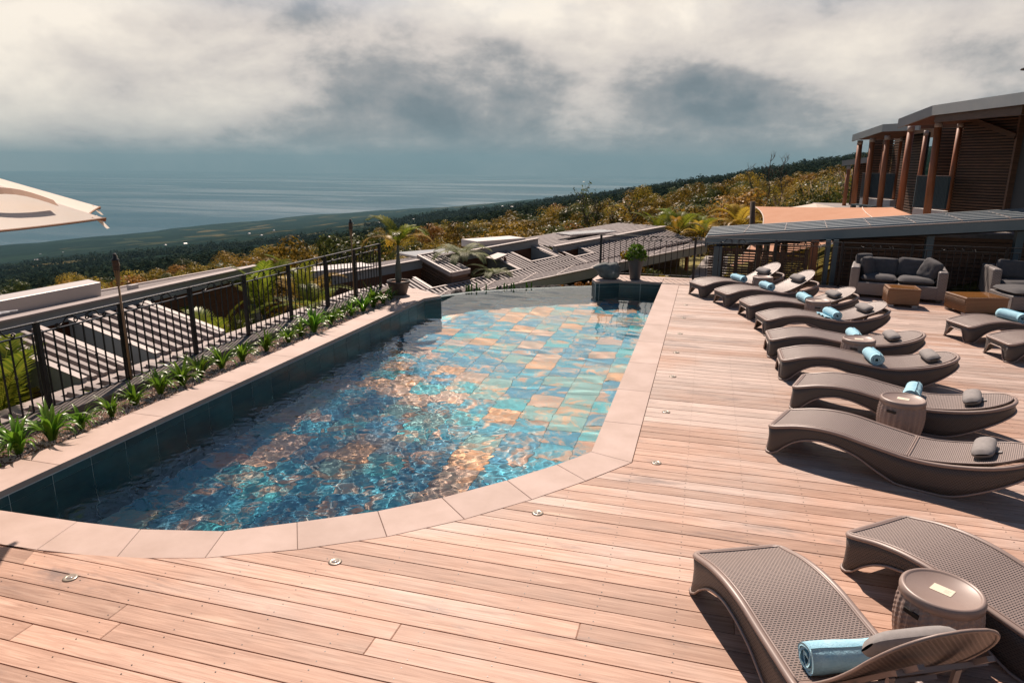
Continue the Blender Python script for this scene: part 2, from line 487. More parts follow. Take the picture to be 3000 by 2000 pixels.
ORD = ['first', 'second', 'third', 'fourth', 'fifth', 'sixth', 'seventh', 'eighth', 'ninth', 'tenth', 'eleventh', 'twelfth', 'thirteenth', 'fourteenth', 'fifteenth', 'sixteenth',
       'seventeenth', 'eighteenth', 'nineteenth', 'twentieth', 'twenty-first', 'twenty-second', 'twenty-third', 'twenty-fourth']

# ------------------------------------------------------------------ pool and deck
IN = [(-5.335, 3.50), (-4.336, 3.544), (-3.801, 3.587), (-3.2, 3.735), (-2.77, 3.997), (-2.272, 4.323), (-1.878, 4.668), (-1.464, 5.121), (-1.124, 5.553), (-.876, 5.922)]
OUT = [(-5.40, 3.10), (-4.269, 3.159), (-3.666, 3.225), (-3.096, 3.399), (-2.556, 3.668), (-2.038, 3.999), (-1.588, 4.395), (-1.177, 4.846), (-.818, 5.302), (-.484, 5.789)]
WEIR = [(-5.95, 13.45), (-5.64, 14.0), (-5.02, 14.86), (-4.3, 15.40), (-3.59, 15.86), (-2.84, 16.3), (-2.50, 16.48), (-.876, 17.0)]
WL = -.25


def slab(poly, z0, z1, ch=.006):
    """stone slab with a small chamfer on the top edge"""
    cx = sum(p[0] for p in poly) / len(poly); cy = sum(p[1] for p in poly) / len(poly)
    mb = MB(); n = len(poly)
    def inset(p):
        d = math.hypot(p[0] - cx, p[1] - cy); k = max(0, 1 - ch * 1.4 / d); return (cx + (p[0] - cx) * k, cy + (p[1] - cy) * k)
    ins = [inset(p) for p in poly]
    vs = [(x, y, z0) for x, y in poly] + [(x, y, z1 - ch) for x, y in poly] + [(x, y, z1) for x, y in ins]
    fs = [tuple(range(n - 1, -1, -1)), tuple(range(2 * n, 3 * n))]
    for k in (0, n):
        fs += [(k + i, k + (i + 1) % n, k + (i + 1) % n + n, k + i + n) for i in range(n)]
    return mb.add(vs, fs)


def shrink(poly, g=.0013):
    cx = sum(p[0] for p in poly) / len(poly); cy = sum(p[1] for p in poly) / len(poly)
    o = []
    for x, y in poly:
        dx, dy = x - cx, y - cy
        o.append((x - math.copysign(min(g, abs(dx)), dx), y - math.copysign(min(g, abs(dy)), dy)))
    return o


coping = thing('pool_coping', '', 'coping'); del coping['label'], coping['category']; coping['kind'] = 'structure'
tiles = [[IN[i], OUT[i], OUT[i + 1], IN[i + 1]] for i in range(len(IN) - 1)]
ys = [5.922, 6.75, 7.87, 9.09, 10.30, 11.53, 12.75, 13.97, 15.0, 15.82]
yo = [5.789] + ys[1:-1] + [15.79]
tiles += [[(-.876, ys[i]), (-.484, yo[i]), (-.484, yo[i + 1]), (-.876, ys[i + 1])] for i in range(len(ys) - 1)]
yl = [2.9, 4.28, 5.52, 6.74, 7.96, 9.18, 10.40, 11.62, 12.52]
tiles += [[(-5.76, yl[i]), (-5.335, yl[i]), (-5.335, yl[i + 1]), (-5.76, yl[i + 1])] for i in range(len(yl) - 1)]
tiles += [[(-6.32, 12.52), (-5.335, 12.52), (-5.12, 12.88), (-5.26, 13.02), (-6.32, 13.02)],
          [(-6.32, 13.03), (-5.26, 13.03), (-5.9, 13.5), (-6.32, 13.55)],
          [(-2.50, 16.0), (-2.37, 15.68), (-1.86, 15.98), (-1.86, 16.72), (-2.46, 16.72)],
          [(-1.86, 15.98), (-.876, 16.046), (-.876, 16.72), (-1.86, 16.72)]]
for t in tiles: slab(shrink(t), -.05, 0, .003).build('coping_tile', STONE, coping)

# pool shell
bm_ = MB()
near = [(p[0], p[1]) for p in IN]
def wall_strip(mb, a, b, z0, z1, th=.04):
    dx, dy = b[0] - a[0], b[1] - a[1]; l = math.hypot(dx, dy); nx, ny = -dy / l * th, dx / l * th
    mb.prism([a, b, (b[0] + nx, b[1] + ny), (a[0] + nx, a[1] + ny)], z0, z1)
pool = bpy.data.objects.new('pool_shell', None); COL.objects.link(pool); pool['kind'] = 'structure'
for i in range(len(IN) - 1): wall_strip(bm_, IN[i + 1], IN[i], -1.5, -.055)
wall_strip(bm_, (-.876, 16.05), (-.876, 5.922), -1.5, -.055)
for i in range(len(WEIR) - 1): wall_strip(bm_, WEIR[i + 1], WEIR[i], -1.5, WL - .012, -.16)
bm_.build('lining', WALLTILE, pool)
MB().prism([(-5.6, 3), (-.6, 3), (-.6, 17), (-5.95, 17)], -1.6, -1.345).build('base', GROUT, pool)
# left wall and pier faces, tile by tile
def tile_face(a, b, zs, w=.405, mat=WALLTILE, name='wall_tile'):
    dx, dy = b[0] - a[0], b[1] - a[1]; L = math.hypot(dx, dy); n = max(1, round(L / w)); ux, uy = dx / L, dy / L; nx, ny = uy, -ux
    for i in range(n):
        s0, s1 = L * i / n + .004, L * (i + 1) / n - .004
        for z0, z1 in zs:
            mb = MB(); pr = rnd.uniform(0, .0025)
            q = [(a[0] + ux * s - nx * o, a[1] + uy * s - ny * o) for s, o in ((s0, .012), (s1, .012), (s1, -pr), (s0, -pr))]
            mb.prism(q, z0, z1).build(name, mat, pool)
    mb = MB(); mb.prism([(a[0] - nx * .008, a[1] - ny * .008), (b[0] - nx * .008, b[1] - ny * .008), (b[0] + nx * .09, b[1] + ny * .09), (a[0] + nx * .09, a[1] + ny * .09)], -1.5, -.052).build('grout_bed', GROUT, pool)
ZS = [(-.13, -.056), (-.44, -.133), (-1.3, -.443)]
tile_face((-5.335, 12.52), (-5.335, 3.4), ZS[:1] + [(-1.3, -.133)])
tile_face((-5.12, 12.88), (-5.335, 12.52), ZS[:1] + [(-1.3, -.133)])
tile_face((-5.26, 13.02), (-5.12, 12.88), ZS[:1] + [(-1.3, -.133)])
tile_face((-2.37, 15.70), (-2.50, 16.02), ZS[:1] + [(-1.3, -.133)])
tile_face((-1.86, 16.0), (-2.37, 15.70), ZS[:1] + [(-1.3, -.133)])
tile_face((-.876, 16.066), (-1.86, 16.0), ZS[:1] + [(-1.3, -.133)])
MB().prism([(-6.3, 13.0), (-5.3, 13.0), (-5.9, 13.48), (-6.3, 13.5)], -1.5, -.055).prism([(-2.44, 16.05), (-1.86, 16.05), (-.9, 16.1), (-.9, 16.7), (-2.4, 16.7)], -1.5, -.055).build('pier_core', CONCRETE, pool)

# pool floor tiles
def weir_y(x): return float(np.interp(x, [p[0] for p in WEIR], [p[1] for p in WEIR]))
def near_y(x): return float(np.interp(x, [p[0] for p in IN], [p[1] for p in IN]))
TW = .446
floor_me = {}
for i in range(10):
    x0 = -5.335 + i * TW
    off = (i % 2) * .22
    for j in range(32):
        y0 = 3.35 + j * TW + off - .22
        if y0 + TW < min(near_y(x0), near_y(x0 + TW)) or y0 > max(weir_y(x0), weir_y(x0 + TW)): continue
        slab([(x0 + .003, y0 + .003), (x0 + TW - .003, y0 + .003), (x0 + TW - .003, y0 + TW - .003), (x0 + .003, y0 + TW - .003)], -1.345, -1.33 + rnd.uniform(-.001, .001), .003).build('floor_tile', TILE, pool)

# water surface with real ripples
def build_water():
    nx, ny = 230, 620
    xs = np.linspace(-5.33, -.87, nx + 1)
    y1 = np.interp(xs, [p[0] for p in WEIR], [p[1] for p in WEIR])
    V = np.linspace(0, 1, ny + 1)
    X = np.repeat(xs[:, None], ny + 1, 1); Y = 3.1 + (y1[:, None] - 3.1) * V[None, :]
    rs = np.random.RandomState(3); Z = np.zeros_like(X)
    def sm(t): t = np.clip(t, 0, 1); return t * t * (3 - 2 * t)
    chop = sm((9.6 - Y + (-2.2 - X) * 1.3) / 5.0)
    wx = X + .09 * np.sin(2.3 * Y + .7 * X) + .05 * np.sin(5.1 * X + 1.3 * Y); wy = Y + .10 * np.sin(1.9 * X + 1.1) + .05 * np.sin(4.3 * Y)
    for k in range(34):
        lam = .22 * (6.5 ** rs.rand()); th = rs.normal(1.35, .55); ph = rs.rand() * 6.28
        sl = .0085 * (lam / .5) ** -.1
        Z += sl * lam / 6.283 * np.sin(6.283 / lam * (wx * math.cos(th) + wy * math.sin(th)) + ph) * (.55 + .45 * np.sin(1.1 * X + .8 * Y + k))
    for k in range(40):
        lam = .055 * (3.2 ** rs.rand()); th = rs.rand() * 6.28; ph = rs.rand() * 6.28
        Z += chop * .024 * lam / 6.283 * np.sin(6.283 / lam * (wx * math.cos(th) + wy * math.sin(th)) + ph) * (.5 + .5 * np.sin(2.1 * X - 1.7 * Y + k))
    Z *= np.clip((y1[:, None] - Y) / .5, .15, 1)
    co = np.stack([X, Y, WL + Z], -1).reshape(-1, 3)
    a = (np.arange(nx)[:, None] * (ny + 1) + np.arange(ny)[None, :]).reshape(-1)
    fc = np.stack([a, a + ny + 1, a + ny + 2, a + 1], -1)
    me = bpy.data.meshes.new('pool_water'); me.from_pydata(co.tolist(), [], fc.tolist()); me.materials.append(WATER)
    me.polygons.foreach_set('use_smooth', [True] * len(me.polygons)); me.update()
    return put('pool_water', me, kind='structure')
water = build_water()
water.cycles.is_caustics_caster = True
sun_d.cycles.is_caustics_light = True
for ch in pool.children: ch.cycles.is_caustics_receiver = True

# deck boards
deck = bpy.data.objects.new('deck', None); COL.objects.link(deck); deck['kind'] = 'structure'
PITCH, GAP = .1495, .0085
def out_x(y, side):
    pts = OUT[1:] if side == 'r' else OUT
    if side == 'r':
        pr = [p for p in OUT if p[1] >= 3.159 - 1e-6] + [(-.484, 15.79), (-.484, 15.8)]
        return float(np.interp(y, [p[1] for p in pr], [p[0] for p in pr]))
def board(x0, x1, y0, y1, left=None):
    mb = MB(); ch = .004
    l = left if left else [(x0, y0), (x0, y1)]
    lo = [(p[0], p[1]) for p in l]
    poly = [(x1, y0), (x1, y1)] + lo[::-1]
    slab(poly, -.028, rnd.uniform(-.0012, .0008), .0035).build('plank', WOOD, deck)
row = 0; y = 1.20
screws = MB()
while y < 16.75:
    y0, y1 = y + GAP / 2, y + PITCH - GAP / 2
    xr = 8.2 if y > 4 else (5.2 if y > 2.4 else 3.6)
    cuts = []
    x = -6.4 if y1 < 3.12 else None
    if x is None:
        if y0 >= 15.79: xl = [(-.870, y0), (-.870, y1)] if y1 < 16.72 else [(-2.4, y0), (-2.4, y1)]
        elif y1 > 15.79: xl = [(-.484, y0), (-.484, 15.785), (-.870, 15.79), (-.870, y1)] if y0 < 15.7 else [(-.870, y0), (-.870, y1)]
        else:
            brk = [p for p in OUT if y0 < p[1] < y1]
            a = max(y0, 3.16)
            xl = [(out_x(a, 'r') + .004, y0)] + [(p[0] + .004, p[1]) for p in brk if p[0] > -4.2] + [(out_x(y1, 'r') + .004, y1)]
    else: xl = [(x, y0), (x, y1)]
    if 3.10 < y1 < 3.30 and y0 < 3.16:
        xl = [(-4.2, y0), (out_x(y1, 'r'), y1)]
        slab([(-7, y0), (-4.204, y0), (-4.204, min(y1, 3.157)), (-5.4, min(y1, 3.092)), (-7, min(y1, 3.06))], -.028, 0, .003).build('plank', WOOD, deck)
    start = max(p[0] for p in xl); x = start
    first = True
    off = rnd.uniform(2.2, 6.5) if y < 6 else rnd.uniform(2.2, 5.0)
    while x < xr:
        xe = min(xr, x + off); off = rnd.uniform(4.4, 6.5) if y < 6 else rnd.uniform(4.2, 6)
        if xr - xe < .8: xe = xr
        board(x, xe - .0015, y0, y1, xl if first else None)
        x = xe; first = False
    if y < 10:
        xx = math.ceil((min(p[0] for p in xl) + .1) / .46) * .46
        while xx < min(xr, 4.5):
            if xx > start + .03:
                for yy in (y0 + .030, y1 - .030):
                    r = .0046; a0 = rnd.uniform(-.006, .006); cz = .0012
                    screws.add([(xx + a0 + r * math.cos(k * 1.047), yy + r * math.sin(k * 1.047), cz) for k in range(6)], [(0, 1, 2, 3, 4, 5)])
            xx += .46
    y += PITCH; row += 1
screws.build('screw_head', BLACKTIN, deck, kind='stuff')
MB().prism([(-7.5, .9), (8.3, .9), (8.3, 16.8), (-.55, 16.8), (-.55, 5.75), (-1.2, 4.9), (-2.1, 4.05), (-3.1, 3.45), (-3.7, 3.28), (-7.5, 3.05)], -.22, -.11).build('joist_bed', DARKWOOD, deck)
MB().box((3.6, 16.82, -.7), (9.4, .06, 1.36)).box((-1.6, 16.80, -.75), (1.9, .06, 1.3)).build('retaining_face', CONCRETE, deck)

# recessed deck lights
def deck_light(i, x, y):
    t = thing('deck_light', f'{ORD[i]} round recessed deck light along the pool edge, counting from the near left', 'deck light', (x, y, .0012), 0, 'recessed lights in the deck')
    MB().lathe([(.022, .003), (.027, .0065), (.041, .005), (.046, .0)], 24).build('ring', LIGHTRING, t, True)
    MB().lathe([(.0, .0052), (.023, .0048), (.0235, .001)], 20).build('lens', LENS, t, True)
for i, p in enumerate([(-3.759, 2.962), (-2.228, 3.605), (-1.081, 4.641), (-.269, 5.841), (-.265, 7.219), (-.261, 8.58), (-.273, 9.789), (-.268, 10.983), (-.257, 12.213), (-.26, 13.45)]): deck_light(i, *p)

# ------------------------------------------------------------------ loungers
SS = 1.03
RIM = [(0, .262), (.12, .292), (.23, .325), (.385, .348), (.507, .352), (.63, .344), (.787, .316), (.93, .296), (1.106, .271), (1.246, .268), (1.41, .285), (1.57, .315), (1.72, .355), (1.83, .39), (1.95, .43)]
BOT = [(0, .0), (.09, .0), (.16, .085), (.24, .155), (.33, .20), (.46, .226), (.6, .21), (.757, .163), (.91, .076), (1.06, .004), (1.16, .0), (1.40, .0), (1.5, .03), (1.6, .085), (1.75, .18), (1.95, .31)]
def smooth_interp(tab, x, w=.05):
    return (interp(tab, x - w) + 2 * interp(tab, x) + interp(tab, x + w)) / 4
def rim_z(s): return smooth_interp(RIM, s / SS)
def bot_z(s): return smooth_interp(BOT, s / SS, .03)
HW = .305
def plan_loop():
    pts = []
    n = 34
    for k in range(n + 1): pts.append((.07 + (1.66 - .07) * k / n, -HW, 0))
    for k in range(1, 18):
        a = -math.pi / 2 + math.pi * k / 18; e = .85
        pts.append((1.66 + .35 * abs(math.cos(a)) ** e, HW * math.copysign(abs(math.sin(a)) ** e, math.sin(a)), 1))
    for k in range(n, -1, -1): pts.append((.07 + (1.66 - .07) * k / n, HW, 0))
    for k in range(1, 5): a = math.pi / 2 + math.pi / 2 * k / 4; pts.append((.07 + .07 * math.cos(a), HW - .07 + .07 * math.sin(a), 2))
    for k in range(1, 12): pts.append((0, (HW - .07) * (1 - k / 6), 2))
    for k in range(0, 4): a = math.pi + math.pi / 2 * k / 4; pts.append((.07 + .07 * math.cos(a), -HW + .07 + .07 * math.sin(a), 2))
    return pts
LOOP = plan_loop()
def sweep(secs, closed=True):
    """secs(i) -> list of (outward offset, z) for loop point i"""
    n = len(LOOP); mb = MB(); m = None
    for i in range(n):
        p0, p1 = LOOP[i - 1], LOOP[(i + 1) % n]
        t = Vector((p1[0] - p0[0], p1[1] - p0[1])).normalized(); o = Vector((t.y, -t.x))
        sec = secs(i); m = len(sec)
        for d, z in sec: mb.v.append((LOOP[i][0] + o.x * d, LOOP[i][1] + o.y * d, z))
    for i in range(n):
        j = (i + 1) % n
        for k in range(m): mb.f.append((i * m + k, j * m + k, j * m + (k + 1) % m, i * m + (k + 1) % m))
    return mb
def rz_(i): return rim_z(LOOP[i][0])
def bz_(i):
    s, t, k = LOOP[i]
    if k == 2:
        c = 1 - min(1, max(0, (abs(t) - .13) / .10)); c = c * c * (3 - 2 * c)
        return lerp(0, .165, c)
    return bot_z(s)
def circ(n, r, cz, rx=1): return [(r * rx * math.cos(-2 * math.pi * k / n), cz + r * math.sin(-2 * math.pi * k / n)) for k in range(n)]
rim_mb = sweep(lambda i: [(d - .012, z) for d, z in circ(8, .017, rz_(i) - .017, 1.25)])
low_mb = sweep(lambda i: [(d + .004, z) for d, z in circ(6, .0095, bz_(i) + .0095, 1.2)])
def skirt_sec(i):
    a, b = rz_(i) - .026, bz_(i) + .012
    return [(.002, a), (-.006, lerp(a, b, .35)), (-.004, lerp(a, b, .7)), (.004, b), (-.014, b), (-.022, lerp(a, b, .5)), (-.022, a)]
skirt_mb = sweep(skirt_sec)
def half_w(s, inset):
    if s < .07: return HW - inset
    if s <= 1.66: return HW - inset
    q = min(1, (s - 1.66) / (.35 - inset)); return (HW - inset) * max(0, 1 - q ** 2.3) ** .5
S0, SH, S1 = .035, 1.145, 1.975
def panel(sa, sb, ox, oz, th=.012, flat=False):
    top = MB(); nu, nv = 40, 10
    def fn(off):
        def f(u, v):
            s = sa + (sb - sa) * u; w = half_w(s, .034)
            t = (v * 2 - 1) * w
            return (s - ox, t, rim_z(s) - .006 - .006 * (1 - (t / HW) ** 2) + off - oz)
        return f
    top.grid(fn(0), nu, nv)
    bor = MB()
    rim_pts = [fn(0)(u / nu, 0) for u in range(nu + 1)] + [fn(0)(1, v / nv) for v in range(1, nv + 1)] + [fn(0)(u / nu, 1) for u in range(nu - 1, -1, -1)] + [fn(0)(0, v / nv) for v in range(nv - 1, 0, -1)]
    q = []
    for p in rim_pts:
        if not q or (Vector(p) - Vector(q[-1])).length > .006: q.append(p)
    bor.tube(q + [q[0]], .008, 6, False)
    return top, bor
seat_mb, seatb_mb = panel(S0, SH - .008, 0, 0)
HZ = rim_z(SH)
back_mb, backb_mb = panel(SH + .008, S1, SH, HZ)
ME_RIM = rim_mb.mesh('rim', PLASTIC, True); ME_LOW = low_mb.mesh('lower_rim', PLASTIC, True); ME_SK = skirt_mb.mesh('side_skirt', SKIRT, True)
ME_SEAT = seat_mb.mesh('seat', WEAVE, True); ME_SB = seatb_mb.mesh('seat_border', PLASTIC, True)
ME_BACK = back_mb.mesh('backrest', WEAVE, True); ME_BB = backb_mb.mesh('backrest_border', PLASTIC, True)
brk = MB()
for sy in (-1, 1): brk.bar((.12, sy * .17, -.03), (.72, sy * .15, .03), .03, .02); brk.bar((.52, sy * .15, .0), (.34, sy * .15, -.17), .028, .018)
brk.bar((.34, -.17, -.165), (.34, .17, -.165), .022); brk.bar((.30, -.2, -.03), (.30, .2, -.03), .03, .02); brk.bar((.62, -.2, .015), (.62, .2, .015), .03, .02)
ME_BRK = brk.mesh('prop_frame', PLASTIC)
def lounger(label, x, y, th, tilt):
    t = thing('sun_lounger', label, 'sun lounger', (x, y, .001), R_(th), 'woven sun loungers on the deck')
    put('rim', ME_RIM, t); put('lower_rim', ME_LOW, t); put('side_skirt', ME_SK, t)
    s = put('seat', ME_SEAT, t); put('border', ME_SB, s)
    b = put('backrest', ME_BACK, t, (SH, 0, HZ), (0, -R_(tilt), 0)); put('border', ME_BB, b)
    if tilt > 4: put('prop_frame', ME_BRK, b)
    return t
LG = [('farthest sun lounger of the poolside row, under the slatted screen, backrest raised', -.114, 14.498, 30, 17),
      ('second farthest sun lounger of the poolside row, beside the farthest side table', .363, 13.668, 25, 17),
      ('third sun lounger from the far end of the poolside row', .762, 12.658, 17, 9),
      ('fourth sun lounger from the far end, carrying the rolled towel with loose fringe', .964, 11.50, 14, 8),
      ('fifth sun lounger from the far end, its towel half hidden by a side table', .974, 10.182, 2, 1),
      ('sixth sun lounger from the far end, with a towel roll showing its spiral end', 1.04, 9.115, 0, 1),
      ('second nearest lounger of the long poolside row, behind a side table with a card', 1.13, 8.00, -18, 2),
      ('nearest sun lounger of the long poolside row, with a pillow and no towel', .805, 6.668, -22.5, 3),
      ('near lounger cut off by the right edge behind the round table', 1.25, 4.69, -50, 2),
      ('nearest sun lounger of all at the bottom corner, backrest raised', .335, 4.10, -65, 41),
      ('sun lounger at the right edge in front of the low rattan table', 3.90, 11.925, 18, 3),
      ('sun lounger at the right edge showing only its foot end', 4.09, 10.883, 11, 3)]
LOBJ = [lounger(*a) for a in LG]
def on_lounger(i, s, t=0):
    _, x, y, th, tilt = LG[i]; c, sn = math.cos(R_(th)), math.sin(R_(th)); z = rim_z(s) - .012
    pitch = math.atan2(rim_z(s + .05) - rim_z(s - .05), .1)
    if s > SH:
        a = R_(tilt); d = s - SH; zz = z - HZ; s, z = SH + d * math.cos(a) - zz * math.sin(a), HZ + d * math.sin(a) + zz * math.cos(a); pitch += a
    return (x + s * c - t * sn, y + s * sn + t * c, z), R_(th), pitch

def towel_mesh(seed, fringe=False):
    r = random.Random(seed); mb = MB(); turns, n = 3.3, 84; L = .40
    na = 8
    for j in range(na + 1):
        v = j / na; x = (v - .5) * L; sc_ = 1 + .05 * math.sin(v * 5 + seed) - (.06 if j in (0, na) else 0)
        for i in range(n + 1):
            a = 2 * math.pi * turns * i / n; rad = (.012 + .062 * i / n) * sc_ * (1 + .03 * math.sin(3 * a + v * 9 + seed))
            sh = .014 * math.sin(i * .35 + seed) * (1 if j in (0, na) else 0) * .5
            for th in (0, .0165):
                rr = rad + th
                mb.v.append((rr * math.cos(a - .6), x + sh, rr * math.sin(a - .6) * .94 + .082))
    W = 2 * (n + 1)
    for j in range(na):
        for i in range(n):
            for k in (0, 1):
                a = j * W + 2 * i + k; b = a + 2; c = b + W; d = a + W
                mb.f.append((a, b, c, d) if k else (d, c, b, a))
    for j in (0, na):
        for i in range(n): a = j * W + 2 * i; mb.f.append((a, a + 1, a + 3, a + 2))
    for j in range(na): a = j * W + 2 * n; mb.f.append((a, a + 1, a + 1 + W, a + W))
    if fringe:
        for k in range(3): mb.grid(lambda u, v, k=k: (-.06 - .10 * u - .01 * k, (v - .5) * .38, .012 + .012 * k + .012 * math.sin(v * 18 + k) * u), 4, 16)
    return mb
def pillow_mesh(L, a, b, sag=.0):
    mb = MB(); nu, nv = 20, 16
    def f(u, v):
        x = (u * 2 - 1); k = max(0.0, 1 - abs(x) ** 5) ** .5; k = max(k, .12)
        an = 2 * math.pi * v; e = .8
        cx, cz = math.cos(an), math.sin(an)
        w = 1 + .03 * math.sin(u * 31) * abs(x) ** 3
        return (a * math.copysign(abs(cx) ** e, cx) * (.55 + .45 * k) * w, x * L / 2, b * cz * k * w + sag * (x * x) * -1)
    mb.grid(f, nu, nv); return mb
TSPEC = [(0, .98, 0, 1), (1, .95, 0, 2), (2, 1.08, .02, 3), (3, 1.12, -.02, 4), (4, 1.13, .02, 5), (5, 1.06, -.06, 6), (6, 1.12, .03, 7), (9, 1.08, .0, 8), (10, .84, .0, 9)]
TLAB = ['rolled blue towel on the farthest lounger of the row', 'rolled blue towel on the second farthest lounger', 'rolled towel peeping past the side table on the third lounger', 'rolled blue towel with a loose folded fringe on the fourth lounger',
        'rolled pale towel just showing above the middle side table', 'rolled towel on the sixth lounger with its spiral end facing out', 'rolled pale towel behind the large card-topped side table', 'largest rolled blue towel on the nearest lounger', 'rolled blue towel at the right edge on a half visible lounger']
for (i, s, t, sd), lb in zip(TSPEC, TLAB):
    p, a, pit = on_lounger(i, s, t)
    o = towel_mesh(sd, i == 3).build('rolled_towel', TOWEL, smooth=True, loc=p, rot=(0, -pit, a + rnd.uniform(-.08, .08)))
    o.location.z -= .003; q_ = rnd.uniform(.9, 1.06); o.scale = (q_, rnd.uniform(.92, 1.1), q_ * rnd.uniform(.9, 1.0))
    tag(o, lb, 'towel', 'rolled towels on the loungers')
PSPEC = [(0, 1.62), (1, 1.66), (2, 1.62), (3, 1.66), (4, 1.62), (5, 1.72), (6, 1.66), (7, 1.66), (9, 1.66)]
PLAB = ['grey head pillow on the farthest lounger', 'grey head pillow on the second farthest lounger', 'grey head pillow on the third lounger from the far end', 'grey head pillow on the lounger with the fringed towel', 'grey head pillow on the fifth lounger from the far end',
        'grey head pillow on the lounger with the spiral towel', 'grey head pillow on the lounger behind the card-topped table', 'grey head pillow on the lounger that has no towel', 'large grey head pillow beside the nearest blue towel']
pm = pillow_mesh(.40, .082, .05).mesh('head_pillow', PILLOW, True)
strap = MB().box((.092, 0, -.040), (.05, .05, .005)).mesh('strap', PILLOW)
for (i, s), lb in zip(PSPEC, PLAB):
    p, a, pit = on_lounger(i, s)
    k_ = .075 if i == 9 else .052; o = put('head_pillow', pm, None, (p[0] - k_ * math.sin(pit) * math.cos(a), p[1] - k_ * math.sin(pit) * math.sin(a), p[2] + k_ * math.cos(pit)), (0, -pit, a))
    tag(o, lb, 'pillow', 'head pillows on the loungers'); put('strap', strap, o)

# round side tables
def table_mesh():
    prof = [(.150, 0), (.163, .004), (.186, .06), (.203, .15), (.209, .22), (.206, .30), (.196, .365)]
    n = 96; body = MB()
    for r, z in [(lerp(0, 0, 0) + interp([(b, a) for a, b in prof], z), z) for z in [.0, .004] + [.02 + .015 * k for k in range(24)]]:
        k0 = int(round((z - .02) / .015))
        for k in range(n):
            a = 2 * math.pi * k / n; w = 0 if z < .018 else .0042 * (1 if (k // 2) % 2 else -1) * (.45 + .55 * (k0 % 2))
            body.v.append(((r + w) * math.cos(a), (r + w) * math.sin(a), z))
    rows = 26
    for i in range(rows - 1):
        for k in range(n): body.f.append((i * n + k, i * n + (k + 1) % n, (i + 1) * n + (k + 1) % n, (i + 1) * n + k))
    top = MB().lathe([(.190, .36), (.201, .366), (.203, .395), (.199, .41), (.190, .418), (.181, .418), (.175, .412), (.170, .407), (0, .407)], 64)
    slot = MB().box((.2045, 0, .315), (.012, .085, .024))
    return body.mesh('barrel', PLASTIC), top.mesh('top', PLASTIC, True), slot.mesh('hand_slot', BLACKTIN)
TB, TT, TS = table_mesh()
card = MB().prism([(-.052, -.037), (.052, -.037), (.052, .037), (-.052, .037)], .4075, .4092).mesh('card', CARD)
ink = MB()
for k in range(3): ink.prism([(.010, -.016 + .012 * k), (.040 - .006 * (k % 2), -.016 + .012 * k), (.040 - .006 * (k % 2), -.0145 + .012 * k), (.010, -.0145 + .012 * k)], .4092, .4094)
ink = ink.mesh('printed_line', CARDINK)
for lb, x, y, a, has in [('farthest round side table between the two farthest loungers', 1.22, 14.87, .3, False), ('second farthest round side table with a pale card on top', 1.94, 12.42, .2, True), ('middle round side table in front of the fifth lounger', 2.06, 9.66, -.1, True),
                         ('round side table in front of the second nearest row lounger', 1.987, 7.138, -.35, True), ('nearest round side table between the two closest loungers, card on top', 1.362, 3.711, -.62, True)]:
    t = thing('side_table', lb, 'side table', (x, y, .001), a, 'round woven side tables')
    put('barrel', TB, t); tp = put('top', TT, t); put('hand_slot', TS, t, None, -1.9); put('hand_slot', TS, t, None, 1.24)
    if has: c = put('card', card, tp); put('printed_line', ink, tp)

# ------------------------------------------------------------------ land, sea
def ground_z(x, y):
    r = math.hypot(x, y)
    k = max(0, min(1, (r - 24) / 40)); k = k * k * (3 - 2 * k)
    q = .16 * x - .015 * y
    z = q - 1.6 - (4.3 - .0 * max(0, min(1, (math.atan2(x, y) + .25) / .3))) * k
    s = max(0, min(1, (x - 1.5) / 4.5)); s = s * s * (3 - 2 * s)
    n = max(0, min(1, (70 - y) / 40))
    z += 1.35 * s * n * (1 if r < 90 else 0) + (0 if r < 90 else 0)
    if q < 0: z -= q * .31 * min(1, -q / 950)
    if y > 8000: z -= 1e-5 * (y - 8000) ** 2
    if q > 0: z = z - q + 600 * math.tanh(q / 600)
    if r > 60:
        a = min(1, (r - 60) / 200)
        z += a * 3.0 * mn.noise((x * .012, y * .012, 0)) + min(1, r / 2500) * 26 * mn.noise((x * .0011, y * .0011, 3)) + min(1, r / 2500) * 9 * mn.noise((x * .005, y * .005, 8))
    if x < -6.5 and r < 40: z -= .35
    if r < 130: z += .5 * math.exp(-((x + 33) ** 2 + (y - 42) ** 2) / 420)
    return z
def build_land():
    rs = [0.01, 8, 12, 16, 20, 24]; r = 24.0
    while r < 24000: r *= 1.055; rs.append(r)
    na = 300; mb = MB()
    for rr in rs:
        for k in range(na):
            a = 2 * math.pi * k / na; x, y = rr * math.sin(a), rr * math.cos(a)
            z = ground_z(x, y)
            if rr < 26 and y < 17.5 and -6 < x: z = min(z, -2.2)
            mb.v.append((x, y, z))
    for i in range(len(rs) - 1):
        for k in range(na): mb.f.append((i * na + k, i * na + (k + 1) % na, (i + 1) * na + (k + 1) % na, (i + 1) * na + k))
    return mb.build('hillside', LAND, smooth=True, kind='structure')
land = build_land()
SEAZ = -700
MB().grid(lambda u, v: ((u - .5) * 110000, (v - .5) * 110000, SEAZ), 4, 4).build('sea', SEA, kind='structure')
MB().prism([(-56000, -56000), (56000, -56000), (56000, 56000), (-56000, 56000)], SEAZ - 1, 760).build('haze', None, kind='stuff')
hz = bpy.data.objects['haze']
m = bpy.data.materials.new('haze_air'); m.use_nodes = True; m.node_tree.nodes.clear()
g = NT(m.node_tree); o_ = g.new('OutputMaterial'); pv = g.new('VolumePrincipled')
pv.inputs['Density'].default_value = 4.2e-5; pv.inputs['Color'].default_value = (.25, .44, .53, 1); pv.inputs['Anisotropy'].default_value = .1
g.link(pv.outputs[0], o_.inputs['Volume']); hz.data.materials.append(m)

